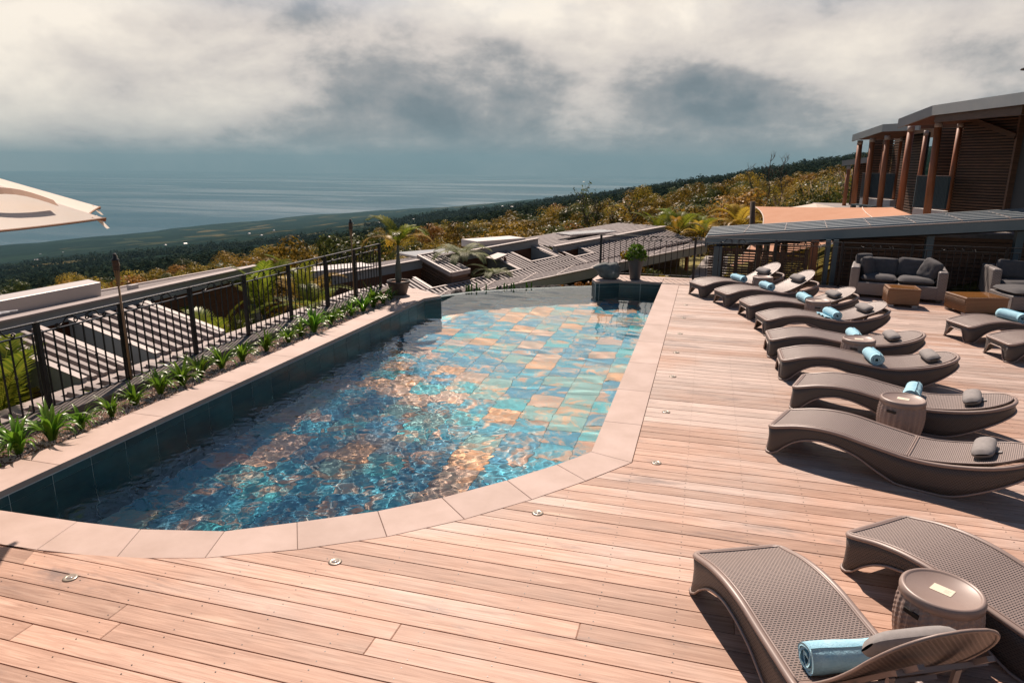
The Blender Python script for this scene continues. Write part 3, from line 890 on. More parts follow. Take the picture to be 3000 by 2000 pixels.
# ------------------------------------------------------------------ planted strip, fence, torches
BED = MB().prism([(-6.32, 3.6), (-5.762, 3.6), (-5.762, 12.50), (-6.32, 12.50)], -.3, -.035).build('planting_bed', SOIL, kind='structure')
gv = MB()
for k in range(9000):
    x, y = rnd.uniform(-6.31, -5.775), rnd.uniform(3.9, 12.49); s = rnd.uniform(.006, .014) * (1.25 if y < 8 else 1.7)
    if y > 8 and k % 2: continue
    a = rnd.random() * 6.28; z = -.036
    c = [(x + s * math.cos(a + q * 2.09), y + s * math.sin(a + q * 2.09), z) for q in range(3)]
    gv.add(c + [(x + rnd.uniform(-.3, .3) * s, y + rnd.uniform(-.3, .3) * s, z + s * rnd.uniform(.7, 1.2))], [(0, 1, 3), (1, 2, 3), (2, 0, 3)])
gv.build('gravel', GRAVEL, kind='stuff')
MB().box((-6.46, 8.55, -.2), (.26, 10.0, .5)).build('planter_curb', CONCRETE, bevel=.008, kind='structure')

def lily_mesh(seed):
    r = random.Random(seed); mb = MB()
    for k in range(r.randint(34, 44)):
        a = r.random() * 6.283; L = r.uniform(.22, .40); lean = r.uniform(.25, 1.25); w = r.uniform(.011, .019); b = r.uniform(0, .03)
        n = 6; ca, sa = math.cos(a), math.sin(a); x = b; z = 0; an = math.pi / 2 - lean * .35; rows = []
        for i in range(n + 1):
            u = i / n; ww = w * (.55 + 1.2 * u * (1 - u) * 2) * (1 - u ** 4) + .0008
            rows.append((x, z, ww)); x += math.cos(an) * L / n; z += math.sin(an) * L / n; an -= lean * .42 * (0.5 + u)
        o = len(mb.v)
        for x, z, ww in rows:
            for q, dz in ((-1, ww * .45), (0, 0), (1, ww * .45)): mb.v.append((x * ca - q * ww * sa, x * sa + q * ww * ca, max(z, .0) + dz))
        for i in range(n):
            for q in (0, 1): c = o + i * 3 + q; mb.f.append((c, c + 1, c + 4, c + 3))
    return mb.mesh('lily_clump', L_LILY, True)
LM = [lily_mesh(s) for s in range(6)]
LP = [(-5.93, 4.12), (-5.97, 4.43), (-5.96, 4.76), (-5.94, 5.07), (-5.93, 5.44), (-5.99, 5.81), (-6.0, 6.2), (-5.99, 6.55), (-6.03, 6.91), (-6.0, 7.28), (-5.96, 7.64), (-5.97, 8.21), (-5.96, 8.75), (-5.98, 9.1), (-5.95, 9.44), (-5.97, 9.99), (-6.0, 10.42), (-5.98, 10.72), (-5.96, 11.13), (-5.97, 11.55), (-5.94, 11.91), (-5.97, 12.30)]
for i, (x, y) in enumerate(LP):
    o = put('lily_plant', LM[i % 6], None, (x, y, -.035), rnd.random() * 6.28); s = rnd.uniform(.78, 1.36); o.scale = (s, s, s * rnd.uniform(.9, 1.1))
    tag(o, f'{ORD[i]} strap-leaved green lily clump from the near end of the gravel strip', 'plant', 'lily clumps along the fence')

def scroll(mb, c, ax, s, flip=1):
    """wrought iron double scroll lying in the fence plane; ax is the fence direction"""
    A = Vector(ax); Z = Vector((0, 0, 1)); c = Vector(c)
    def sp(cx, cz, r0, a0, turns, d): return [c + A * ((cx + r0 * (1 - .75 * i / 14) * math.cos(a0 + d * turns * 6.283 * i / 14)) * s) + Z * ((cz + r0 * (1 - .75 * i / 14) * math.sin(a0 + d * turns * 6.283 * i / 14)) * s) for i in range(15)]
    for sg in (-1, 1):
        p = sp(sg * .31, -.022, .030, math.pi if sg > 0 else 0, 1.2, sg)
        q = sp(sg * .07, -.012, .034, math.pi / 2 + .4 * sg, 1.25, -sg)
        mid = [c + A * (sg * x * s) + Z * (z * s) for x, z in ((.24, -.02), (.20, .03), (.155, .048), (.11, .035))]
        mb.tube(p[::-1][:14] + [mid[0]], .0078, 5); mb.tube([mid[0]] + mid[1:] + q[:1], .0078, 5); mb.tube(q, .0078, 5)
def fence(name, label, a, b, posts, nbal, zt, zl, zb, grp=None, scrolls=True, thick=.011):
    a, b = Vector(a), Vector(b); d = b - a; L = d.length; u = d.normalized()
    t = thing(name, label, 'fence', tuple(a), 0, grp)
    def at(s, z): p = u * s; return (p.x, p.y, z)
    MB().bar(at(0, zt - .008), at(L, zt - .008), .042, .016).build('top_rail', IRON, t, bevel=.003)
    MB().bar(at(0, zl), at(L, zl), .032, .012).build('lower_rail', IRON, t)
    MB().bar(at(0, zb), at(L, zb), .032, .012).build('bottom_rail', IRON, t)
    for s in posts: MB().bar(at(s, -.03), at(s, zt), .05).build('post', IRON, t, bevel=.003)
    bm = MB().bar((0, 0, zb + .006), (0, 0, zl - .006), thick * 1.25).mesh('baluster', IRON)
    knot = MB().lathe([(.006, -.030), (.013, -.024), (.009, -.018), (.016, -.008), (.016, .008), (.009, .018), (.013, .024), (.006, .030)], 8, (0, 0, (zl + zb) * .5)).bar((0, 0, zb + .006), (0, 0, zl - .006), thick * 1.25).mesh('knuckled_baluster', IRON)
    for i in range(nbal):
        s = L * (i + .5) / nbal
        if min(abs(s - p) for p in posts) < .045: continue
        kn = (i // 2) % 2 == 0
        put('knuckled_baluster' if kn and i % 2 == 0 else 'baluster', knot if kn and i % 2 == 0 else bm, t, at(s, 0))
    if scrolls:
        for p0, p1 in zip(posts[:-1], posts[1:]):
            if p1 - p0 > .7: m_ = MB(); scroll(m_, at((p0 + p1) / 2, (zt + zl) / 2 - .004), u, 1.0 * min(1, (p1 - p0) / 1.1)); m_.build('scroll', IRON, t, True)
    return t
py = [3.0, 4.15, 5.30, 6.38, 7.53, 8.67, 9.82, 10.97, 12.05, 13.15]
fence('iron_fence', 'long black wrought iron fence with scrolls along the planted strip', (-6.60, 3.0, 0), (-6.60, 13.17, 0), [p - 3 for p in py], 84, .985, .865, .055)
fence('iron_fence', 'black iron fence with scrolls at the far end of the pool and deck', (-2.42, 16.66, 0), (8.1, 16.78, 0), [0, 2.22, 4.0, 5.4, 6.8, 8.6, 10.48], 78, 1.0, .885, .08)

def torch(label, x, y, h):
    t = thing('bamboo_torch', label, 'torch', (x, y, -.03), 0, 'bamboo torches on the fence')
    MB().tube([(0, 0, 0), (0, 0, h - .36)], .0125, 8).build('pole', BAMBOO, t, True)
    st = []
    for k in range(8):
        a = k * math.pi / 4; c, s = math.cos(a), math.sin(a)
        MB().bar((.011 * c, .011 * s, h - .38), (.030 * c, .030 * s, h - .19), .016, .006).build('bamboo_strip', BAMBOO, t)
    MB().lathe([(.026, h - .20)] + [(.036 + .0025 * (k % 2), h - .20 + .010 * k) for k in range(1, 13)] + [(.034, h - .075)], 20).build('woven_basket', SLAT, t)  # dark slat colour stands for the backlit basket's shade
    MB().lathe([(.046, h - .078), (.044, h - .070), (.022, h - .055), (.021, h - .015), (.017, h), (0, h)], 16).build('oil_canister', BLACKTIN, t, True)
    MB().tube([(.02, 0, h - .004), (.034, .004, h - .03), (.043, .006, h - .09), (.048, .01, h - .14)], .0018, 5).build('cord', CREAM, t)
torch('bamboo torch standing against the near part of the long fence', -6.545, 6.345, 1.60)
torch('bamboo torch standing against the far part of the long fence', -6.545, 11.88, 1.61)

# ------------------------------------------------------------------ palms and ferns
def frond_mesh(seed, L=1.4, n=34, wl=.34, droop=.9, up=.9, w=.026, mat=L_PALM, fold=.5):
    r = random.Random(seed); mb = MB(); pts = []; x = z = 0; an = up
    N = 16
    for i in range(N + 1):
        pts.append(Vector((x, 0, z))); x += math.cos(an) * L / N; z += math.sin(an) * L / N; an -= droop / N * (.5 + 1.1 * i / N)
    mb.tube(pts, [.014 * (1 - .85 * i / N) * L / 1.4 + .002 for i in range(N + 1)], 5)
    for k in range(n):
        u = .16 + .84 * k / (n - 1); f = u * N; i = min(N - 1, int(f)); p = pts[i].lerp(pts[i + 1], f - i); t = (pts[i + 1] - pts[i]).normalized()
        ll = wl * (math.sin(math.pi * (.12 + .80 * u)) ** .7) * r.uniform(.9, 1.08)
        nrm = Vector((-t.z, 0, t.x))
        for sg in (-1, 1):
            d = (t * (.45 + .65 * u) + Vector((0, sg, 0)) * (1.05 - .35 * u) + nrm * (fold * .55)).normalized()
            q0 = p; q1 = p + d * ll * .55; d2 = (d + Vector((0, 0, -.30 - .2 * r.random()))).normalized(); q2 = q1 + d2 * ll * .45
            s = d.cross(nrm).normalized() * w * .5
            mb.add([q0 - s * .5, q0 + s * .5, q1 - s, q1 + s, q2], [(0, 1, 3, 2), (2, 3, 4)])
    return mb.mesh('frond', mat, True)
FR = [frond_mesh(1, 1.5, 36, .40, 1.1, 1.15, .03), frond_mesh(2, 1.7, 40, .44, 1.3, .95, .03), frond_mesh(3, 1.3, 32, .36, 1.7, .8, .028, L_PALMY)]
def palm(label, x, y, z, h, nf, s, seed, name='palm_tree', grp=None, yellow=.2, trunk_r=.05):
    r = random.Random(seed)
    t = thing(name, label, 'palm', (x, y, z), r.random() * 6.28, grp)
    MB().tube([(0, 0, 0), (.01, 0, h * .5), (0, .01, h)], [trunk_r, trunk_r * .8, trunk_r * .6], 9).build('trunk', PALMTRUNK, t, True)
    for k in range(nf):
        m_ = FR[2] if r.random() < yellow else FR[k % 2]
        o = put('frond', m_, t, (0, 0, h - .02), (0, -r.uniform(-.35, .45), k * 2.399 + r.uniform(-.2, .2))); q = s * r.uniform(.8, 1.1); o.scale = (q, q, q)
    return t
# potted bottle palm at the far left corner of the pool
pt = thing('planter_pot', 'wide dark pot holding the palm at the far left pool corner', 'plant pot', (-6.0, 12.76, 0))
MB().lathe([(.155, 0), (.165, .02), (.215, .20), (.222, .225), (.238, .235), (.240, .285), (.232, .292), (.222, .285), (.214, .25)], 40).build('pot_wall', POTCLAY, pt, True)
MB().lathe([(.214, .245), (.1, .262), (0, .258)], 24).build('soil', SOIL, pt)
pp = thing('palm_tree', 'small bottle-trunk palm with yellow-green fronds growing in the dark pot', 'palm', (-6.0, 12.76, .25))
MB().tube([(0, 0, 0), (0, 0, .06), (.005, 0, .22), (.005, 0, .38), (.01, 0, .50), (.012, 0, .66), (.015, 0, .76)], [.055, .066, .062, .050, .034, .028, .022], 14).build('trunk', PALMTRUNK, pp, True)
f1 = frond_mesh(11, .74, 30, .22, 1.9, 1.05, .024, L_PALM, .35); f2 = frond_mesh(12, .66, 28, .21, 2.1, .85, .024, L_PALMY, .35)
for az, m_, ry, s in ((2.95, f1, -.3, 1.35), (3.55, f2, .12, 1.3), (2.3, f2, .1, 1.1), (.35, f2, .02, 1.3), (-.25, f1, -.05, 1.2), (-1.2, f1, -.1, 1.0), (1.3, f1, -.2, 1.0)):
    o = put('frond', m_, pp, (.015, 0, .75), (0, ry, az)); o.scale = (s, s, s)
MB().tube([(.015, 0, .75), (.03, .01, 1.0), (.07, .02, 1.30)], [.010, .007, .002], 6).build('spear_leaf', PALMTRUNK, pp, True)

# carved stone and slate pot on the far right corner block
sm = MB()
def stone_fn(u, v):
    a = 2 * math.pi * u; ph = math.pi * (v - .5); c = math.cos(ph)
    x, y, z = .225 * c * math.cos(a), .16 * c * math.sin(a), .195 * math.sin(ph)
    ex = .75; x = math.copysign(abs(x / .225) ** ex * .225, x); z = math.copysign(abs(z / .195) ** .8 * .195, z)
    n = mn.fractal((x * 7, y * 7, z * 7), 1, 2.1, 4) * .018
    dent = .03 * math.exp(-((x + .02) ** 2 + (z - .19) ** 2) / .004)
    ear = .09 * math.exp(-((x + .22) ** 2 + (z - .07) ** 2) / .006)
    k = 1 + n / .2
    return (x * k - ear, y * k, z * k - dent + .185)
sm.grid(stone_fn, 56, 32)
st = tag(sm.build('carved_stone', ROCK, smooth=True, loc=(-2.12, 16.16, 0), rot=.12), 'rounded grey carved stone on the far corner of the pool', 'sculpture')
st.scale = (1.22, 1.1, 1.08)
hole = MB().lathe([(.0, -.004), (.017, -.003), (.02, .006)], 12).build('bright_eye_disc', WHITEMETAL, st, loc=(.075, -.155, .165), rot=(math.pi / 2, 0, 0))  # pale disc stands in for brightness seen through the stone's eye
pt = thing('planter_pot', 'tall tapered slate-grey pot on the far right pool corner', 'plant pot', (-1.53, 16.30, 0))
MB().lathe([(.115, 0), (.120, .01), (.180, .47), (.196, .49), (.196, .525), (.188, .53), (.180, .50)], 36).build('pot_wall', POTGREY, pt, True)
MB().lathe([(.182, .495), (0, .51)], 24).build('soil', SOIL, pt)
def bush_mesh(seed, rx, rz, n, s, mat, hang=.0):
    r = random.Random(seed); mb = MB()
    for k in range(n):
        d = Vector((r.gauss(0, 1), r.gauss(0, 1), r.gauss(0, 1))).normalized() * r.uniform(.45, 1) ** .6
        p = Vector((d.x * rx, d.y * rx, d.z * rz - hang * (d.x ** 2 + d.y ** 2)))
        a = Vector((r.gauss(0, 1), r.gauss(0, 1), r.gauss(0, .7))).normalized(); b = a.cross(Vector((r.gauss(0, 1), r.gauss(0, 1), r.gauss(0, 1)))).normalized(); q = s * r.uniform(.6, 1.3)
        mb.add([p - a * q, p + b * q * .45, p + a * q, p - b * q * .45], [(0, 1, 2, 3)])
    return mb.mesh('foliage', mat, False)
bp = thing('potted_plant', 'bushy green plant spilling over the tall slate-grey pot', 'plant', (-1.53, 16.30, .50))
put('foliage', bush_mesh(3, .27, .20, 620, .05, L_LILY, .12), bp, (0, 0, .16)); put('foliage', bush_mesh(4, .12, .12, 90, .05, L_PALMY), bp, (-.26, .05, .06))

# ------------------------------------------------------------------ buildings and roofs
def W(t, mb, name, mat, parent=None, **kw):
    """geometry in world coordinates as a part of thing t (or of its part)"""
    return mb.build(name, mat, parent or t, loc=tuple(-c for c in t.location) if parent is None else None, **kw)
def ribbed(mb, a0, a1, b1, b0, n, h, th=.02):
    """ribbed sheet; ribs run from edge a0-a1 to edge b0-b1"""
    a0, a1, b0, b1 = map(Vector, (a0, a1, b0, b1)); N = (a1 - a0).cross(b0 - a0).normalized()
    if N.z < 0: N = -N
    prof = []
    for i in range(n): prof += [((i + q) / n, hh * h) for q, hh in ((0, 0), (.42, 0), (.50, 1), (.92, 1))]
    prof.append((1, 0)); o = len(mb.v)
    for u, hh in prof:
        for A, B in ((a0, a1), (b0, b1)):
            p = A.lerp(B, u); mb.v.append(tuple(p + N * hh)); mb.v.append(tuple(p - N * th))
    for i in range(len(prof) - 1):
        k = o + i * 4
        mb.f += [(k, k + 4, k + 6, k + 2), (k + 1, k + 3, k + 7, k + 5), (k, k + 1, k + 5, k + 4), (k + 2, k + 6, k + 7, k + 3)]
    return mb
def wallq(mb, a, b, z0a, z1a, z0b=None, z1b=None, th=.05):
    a, b = Vector((a[0], a[1], 0)), Vector((b[0], b[1], 0)); d = (b - a).normalized(); n = Vector((-d.y, d.x, 0)) * th
    z0b = z0a if z0b is None else z0b; z1b = z1a if z1b is None else z1b
    def q(za, zb): return [(a.x, a.y, za), (b.x, b.y, zb), (b.x + n.x, b.y + n.y, zb), (a.x + n.x, a.y + n.y, za)]
    return mb.hexa(q(z0a, z0b), q(z1a, z1b))

# --- building beside the long fence
A = thing('lodge_building', 'low building just behind the long fence with two ribbed roof patches and brown timber wall', 'building', (-9, 8, -3.0))
def az(x): return -.10 + .27 * (-7.25 - x)
mb = MB(); ribbed(mb, (-7.16, 3.2, -.115), (-7.16, 13.4, -.115), (-6.70, 13.4, -.145), (-6.70, 3.2, -.145), 42, .06); W(A, mb, 'roof_strip', ROOFMETAL)
W(A, MB().box((-7.24, 8.3, -.10), (.19, 10.3, .06)), 'flashing', ROOFLIGHT, bevel=.006)
for y0, y1, n in ((6.40, 7.04, 4), (7.62, 8.95, 6)):
    mb = MB(); ribbed(mb, (-7.30, y0, az(-7.30)), (-7.30, y1, az(-7.30)), (-8.78, y1, az(-8.78)), (-8.78, y0, az(-8.78)), n, .07); rf = W(A, mb, 'roof', ROOFMETAL)
    for yy in (y0 - .03, y1 + .03):
        mb = MB(); mb.hexa([(-7.30, yy - .035, az(-7.3) - .36), (-8.78, yy - .035, az(-8.78) - .36), (-8.78, yy + .035, az(-8.78) - .36), (-7.30, yy + .035, az(-7.3) - .36)],
                           [(-7.30, yy - .035, az(-7.3) + .075), (-8.78, yy - .035, az(-8.78) + .075), (-8.78, yy + .035, az(-8.78) + .075), (-7.30, yy + .035, az(-7.3) + .075)]); W(A, mb, 'roof_side', FASCIA)
        W(A, MB().bar((-7.30, yy, az(-7.3) + .079), (-8.78, yy, az(-8.78) + .079), .10, .008), 'side_flashing', ROOFLIGHT)
W(A, MB().box((-9.05, 8.0, -1.3), (.08, 8.2, 3.32)), 'timber_wall', CLAD)
W(A, MB().box((-8.93, 8.0, .43), (.10, 8.25, .20)), 'fascia', FASCIA, bevel=.004)
W(A, MB().box((-8.91, 8.0, .545), (.16, 8.27, .03)), 'fascia_cap', ROOFLIGHT)
W(A, MB().box((-8.96, 6.1, -.9), (.12, .55, 2.46)), 'wall_pier', FASCIA)
W(A, MB().box((-8.96, 12.02, -.9), (.14, .16, 2.46)), 'wall_pier', FASCIA)
mb = MB(); ribbed(mb, (-8.99, 3.9, .52), (-12.6, 3.9, -.02), (-12.6, 16.2, -.26), (-8.99, 12.1, .52), 11, .035); W(A, mb, 'upper_roof', ROOFMETAL)
W(A, MB().bar((-12.6, 3.9, .02), (-12.6, 16.2, -.22), .10, .06), 'edge_flashing', ROOFLIGHT)
W(A, MB().box((-7.16, 8.3, -1.6), (.06, 10.2, 2.86)), 'pit_wall', CONCRETE)
W(A, MB().box((-8.1, 7.32, -2.2), (1.7, .5, .1)), 'pit_floor', DARKWOOD)
cab = thing('roof_cable', 'grey cables and conduit lying along the roof edge behind the long fence', 'cable', (-9.1, 5.5, .56))
mb = MB()
for k in range(4): mb.tube([(-.08 - .05 * k, -1.6, .03 + .01 * k), (-.06 - .05 * k, -.4, .03), (-.04 - .03 * k, .8 + .1 * k, .035 + .02 * (k % 2)), (-.04, 1.25 + .12 * k, .02)], .012, 6)
mb.build('cable_run', M('cable_grey', (.30, .31, .33), .5), cab, True, kind='stuff')
def roof_unit(label, c, d, rz, tilt=0, glass=True):
    t = thing('roof_unit', label, 'solar panel', c, rz, 'units on the lodge roofs')
    MB().box((0, 0, d[2] / 2 + .03), d).build('casing', WHITEMETAL, t, bevel=.015, rot=(0, tilt, 0))
    if glass: MB().box((0, 0, d[2] + .034), (d[0] - .08, d[1] - .08, .006)).build('glass_top', M('panel_glass', (.42, .42, .42), .2), t, rot=(0, tilt, 0))
    MB().box((-d[0] * .3, 0, .015), (.05, d[1] * .9, .03)).box((d[0] * .3, 0, .015), (.05, d[1] * .9, .03)).build('foot_rails', BLACKTIN, t, kind='stuff')
    return t
u1 = roof_unit('long white roof unit lying on the lodge roof behind the near torch', (-9.70, 7.35, .40), (.26, 3.1, .27), 0, .145, False)
MB().tube([(.1, -1.75, .1), (.05, -1.55, .38), (0, -1.2, .42), (-.1, -.9, .24)], .022, 8).build('pipe', WHITEMETAL, u1, True)
tag(MB().box((0, 0, .05), (.10, .16, .10)).build('vent_box', WHITEMETAL, loc=(-9.6, 9.6, .42)), 'small white vent box on the roof past the long white unit', 'vent')

# --- chain of lodges beyond the overflow edge
def B(s, w, dz=0): return (-5.32 + .573 * s - .819 * w, 19 + .819 * s + .573 * w, -.65 + .0737 * s + .2 * w + dz)
Bt = thing('lodge_building', 'ribbed-roof lodge beyond the pool overflow edge with a fern courtyard and small dormer', 'building', (-6.5, 20, -4))
def bq(s0, w0, s1, w1, n, h=.055, t=Bt, name='roof'):
    mb = MB(); ribbed(mb, B(s0, w0), B(s1, w0), B(s1, w1), B(s0, w1), n, h); return W(t, mb, name, ROOFMETAL)
def bflash(s0, w0, s1, w1, t=Bt, wd=.10, dz=.06): return W(t, MB().bar(B(s0, w0, dz), B(s1, w1, dz), wd, .02), 'flashing', ROOFLIGHT)
bq(-4.6, .02, 3.05, .46, 54); bq(-4.6, .48, -2.5, 1.35, 15); bq(.72, .48, 1.48, 2.08, 6); bq(1.5, .48, 3.0, .86, 11); bq(2.62, .88, 2.9, 2.05, 2)
for a in ((-2.46, .44, -2.46, 1.4), (-2.5, .47, -1.15, .47), (-1.1, .50, .75, .50), (.70, .5, .70, 2.1), (1.49, .88, 1.49, 2.1), (1.49, .88, 2.62, .88), (2.60, .86, 2.60, 2.1)): bflash(*a)
for a in ((-2.5, .45, -2.5, 1.4), (1.52, .88, 1.52, 2.1), (2.58, .9, 2.58, 2.1), (.74, .5, .74, 2.1)):
    p, q = B(a[0], a[1]), B(a[2], a[3]); W(Bt, wallq(MB(), p, q, p[2] - .40, p[2] + .02, q[2] - .40, q[2] + .02, .04), 'roof_side', FASCIA)
p, q = B(-4.6, 2.1), B(2.85, 2.1)
W(Bt, wallq(MB(), p, q, p[2] - .02, p[2] + .22, q[2] - .02, q[2] + .24, .07), 'fascia', FASCIA)
W(Bt, MB().bar((p[0], p[1], p[2] + .235), (q[0], q[1], q[2] + .255), .13, .03), 'fascia_cap', ROOFLIGHT)
W(Bt, wallq(MB(), B(-4.6, 2.16), B(2.85, 2.16), -3.2, -.55, -3.2, -.02, .07), 'timber_wall', CLAD)
W(Bt, wallq(MB(), B(-4.6, .44), B(3.05, .44), -3.2, -.95, -3.2, -.43, .05), 'pit_wall', CONCRETE)
F0, F1 = Vector(p) + Vector((0, 0, .22)), Vector(q) + Vector((0, 0, .24))
G0, G1 = Vector((-14.2, 21.5, -1.30)), Vector((-7.4, 30, -.62))
mb = MB(); ribbed(mb, F0, G0, G1, F1, 24, .03); W(Bt, mb, 'upper_roof', ROOFMETAL)
def on_up(u, v): return F0.lerp(F1, u).lerp(G0.lerp(G1, u), v)
# dormer
dz = .32
c4 = [B(-1.72, .56), B(-1.18, .56), B(-1.18, 2.25), B(-1.72, 2.25)]
mb = MB().hexa([(x, y, z - .75) for x, y, z in c4], [(x, y, z + (.26 if i < 2 else .22)) for i, (x, y, z) in enumerate(c4)]); dm = W(Bt, mb, 'dormer', SLAT)
for k in range(9): W(Bt, MB().bar(B(-1.76, .54, -.62 + .09 * k), B(-1.14, .54, -.62 + .09 * k), .035, .05), 'slat', SLAT); 
for k in range(8): W(Bt, MB().bar(B(-1.745, .60, -.55 + .09 * k), B(-1.745, 2.2, -.55 + .09 * k), .03, .05), 'slat', SLAT)
mb = MB(); ribbed(mb, B(-1.72, .58, .285), B(-1.18, .58, .285), B(-1.18, 2.2, .25), B(-1.72, 2.2, .25), 4, .06); W(Bt, mb, 'dormer_roof', ROOFMETAL)
for a, b in (((-1.76, .54), (-1.14, .54)), ((-1.76, .54), (-1.76, 2.3)), ((-1.14, .54), (-1.14, 2.3)), ((-1.76, 2.28), (-1.14, 2.28))): W(Bt, MB().bar(B(*a, .30 if a[1] < 1 else .27), B(*b, .30 if b[1] < 1 else .27), .08, .12), 'dormer_frame', ROOFLIGHT)
W(Bt, MB().bar(B(.35, 1.5, .12), B(.85, 1.5, .20), .5, .05), 'porch_roof', ROOFLIGHT); W(Bt, MB().bar(B(.82, 1.35, -.5), B(.82, 1.35, .15), .07), 'porch_post', CLAD)
# second lodge
B2 = thing('lodge_building', 'farther ribbed-roof lodge behind the carved stone, with a recessed court', 'building', (-3.5, 24, -4))
bq(3.12, .02, 8.6, .56, 34, t=B2); bq(3.98, .58, 8.6, 1.28, 29, t=B2)
for a in ((3.09, .0, 3.09, 1.4), (3.1, .58, 3.96, .58), (3.96, .58, 3.96, 1.3)): bflash(*a, t=B2)
p, q = B(2.86, 1.32), B(8.6, 1.32); W(B2, wallq(MB(), p, q, p[2] - .02, p[2] + .20, q[2] - .02, q[2] + .16, .06), 'fascia', FASCIA)
W(B2, MB().bar((p[0], p[1], p[2] + .215), (q[0], q[1], q[2] + .175), .12, .025), 'fascia_cap', ROOFLIGHT)
W(B2, wallq(MB(), B(2.86, 1.38), B(8.6, 1.38), -3, -.14, -3, .2, .06), 'timber_wall', CLAD); W(B2, wallq(MB(), B(2.86, .55), B(8.6, .55), -3, -.34, -3, 0, .04), 'pit_wall', CONCRETE)
W(B2, wallq(MB(), B(4.0, .6), B(4.0, 1.3), -.75, -.24, -.6, -.1, .04), 'court_side', FASCIA)
P0_, P1_ = Vector(p) + Vector((0, 0, .19)), Vector(q) + Vector((0, 0, .15))
mb = MB(); ribbed(mb, P0_, P0_ + Vector((-2.6, 3.4, -.25)), P1_ + Vector((-2.2, 3.6, -.2)), P1_, 10, .03); W(B2, mb, 'upper_roof', ROOFMETAL)
roof_unit('flat pale solar panel on the lodge roof left of the white unit', tuple(on_up(.52, .62)), (1.5, 2.6, .08), -.62)
roof_unit('white box unit on the lodge roof beyond the ferns', tuple(on_up(.78, .52)), (1.0, 2.3, .26), -.62, 0, False)
roof_unit('white unit on the lodge roof half hidden behind the potted palm', tuple(on_up(.02, .10)), (.8, 2.2, .20), -.62, 0, False)
roof_unit('low dark-edged panel on the farther lodge roof', tuple(P0_.lerp(P1_, .45) + Vector((-.9, 1.0, -.02))), (.8, 2.4, .06), -.62)
# covered walk with ribs along its length
Wk = thing('covered_walkway', 'long ribbed canopy running up from the pool edge to the bar roof', 'canopy', (-3, 20, -3))
L0, L1, U0, U1 = (-6.75, 14.55, -.70), (.12, 25.4, -.095), (-7.75, 15.55, -.87), (.45, 27.9, -.02)
mb = MB(); ribbed(mb, L0, U0, U1, L1, 6, .04); W(Wk, mb, 'roof', ROOFMETAL)
W(Wk, MB().bar((L0[0], L0[1], L0[2] + .03), (L1[0], L1[1], L1[2] + .03), .05, .04), 'edge_flashing', ROOFLIGHT)
W(Wk, wallq(MB(), L0[:2], L1[:2], L0[2] - .27, L0[2] + .01, L1[2] - .24, L1[2] + .01, .05), 'fascia', FASCIA)
for k in range(9):
    u = (k + .6) / 9; a = Vector(L0).lerp(Vector(L1), u); b = Vector(U0).lerp(Vector(U1), u + .07); W(Wk, MB().bar(a + Vector((0, 0, .052)), b + Vector((0, 0, .052)), .035, .012), 'fixing_strap', ROOFLIGHT)
for u in (.15, .45, .75, .95): a = Vector(L0).lerp(Vector(L1), u) + Vector((-.35, .5, 0)); W(Wk, MB().tube([(a.x, a.y, -4), (a.x, a.y, a.z - .05)], .06, 8), 'post', REDWOOD, smooth=True)

# lawn and path under the far fence
MB().prism([(-6.2, 17.4), (3.0, 17.4), (3.2, 21), (1.5, 31), (-4, 26)], -2.3, -1.02).build('lawn', LAWN, kind='structure')
MB().prism([(-.75, 17.5), (.6, 17.5), (.7, 22), (1.0, 30), (.1, 30), (-.55, 22)], -1.1, -1.012).build('garden_path', PAVE, kind='structure')

# --- bar pavilion
bar = thing('bar_pavilion', 'open bar pavilion with a long blue-grey ribbed roof behind the deck', 'building', (4, 18.5, -1.3))
fl, fr_, bl, br = (.05, 17.5, .90), (9.0, 17.5, 1.72), (.18, 19.75, .93), (9.0, 19.75, 1.75)
mb = MB(); ribbed(mb, fl, bl, br, fr_, 6, .085); W(bar, mb, 'roof', M('bar_roof_sheet', (.15, .18, .195), .4, col2=(.18, .21, .225), scale=1.2))
W(bar, wallq(MB(), (.04, 17.44), (9.0, 17.44), .755, .945, 1.53, 1.765, .06), 'fascia', M('bar_fascia', (.13, .19, .215), .45, col2=(.16, .22, .24), scale=1.2))
W(bar, MB().bar((.04, 17.46, .955), (9.0, 17.46, 1.775), .06, .02), 'fascia_cap', ROOFLIGHT)
W(bar, wallq(MB(), (.06, 17.5), (.19, 19.75), .70, .93, .72, .96, .05), 'side_fascia', STEELBLUE)
for k in range(9):
    x = .9 + k * .92; z = .90 + (x - .05) * .0916; W(bar, MB().bar((x, 17.55, z + .092), (x + .25, 19.7, z + .118), .016, .016), 'fixing_strap', ROOFMETAL)
W(bar, MB().box((4.6, 19.0, -1.35), (9.4, 3.4, .1)), 'floor', DARKWOOD)
mb = MB(); mb.hexa([(.3, 17.6, .70), (9, 17.6, 1.5), (9, 19.7, 1.52), (.3, 19.7, .72)], [(.3, 17.6, .74), (9, 17.6, 1.54), (9, 19.7, 1.56), (.3, 19.7, .76)]); W(bar, mb, 'ceiling', DARKWOOD)  # near-black colour carries the shade inside the pavilion
for x, y, w, mt, zt in ((.33, 17.35, .19, STEELBLUE, .74), (2.76, 17.25, .10, STEELBLUE, 1.0), (2.92, 17.25, .10, STEELBLUE, 1.0), (2.52, 17.6, .16, REDWOOD, 1.0), (4.95, 17.7, .15, STEELBLUE, 1.2), (4.45, 19.2, .14, REDWOOD, 1.2), (6.7, 17.7, .15, STEELBLUE, 1.35)):
    W(bar, MB().box((x, y, (zt - 1.3) / 2), (w, w, zt + 1.3)), 'post', mt)
for k in range(5): W(bar, MB().box((3.6 + k * .9, 19.8, .72), (.7, .04, .05)), 'shelf_light_edge', M('shelf_edge', (.32, .31, .30), .4))
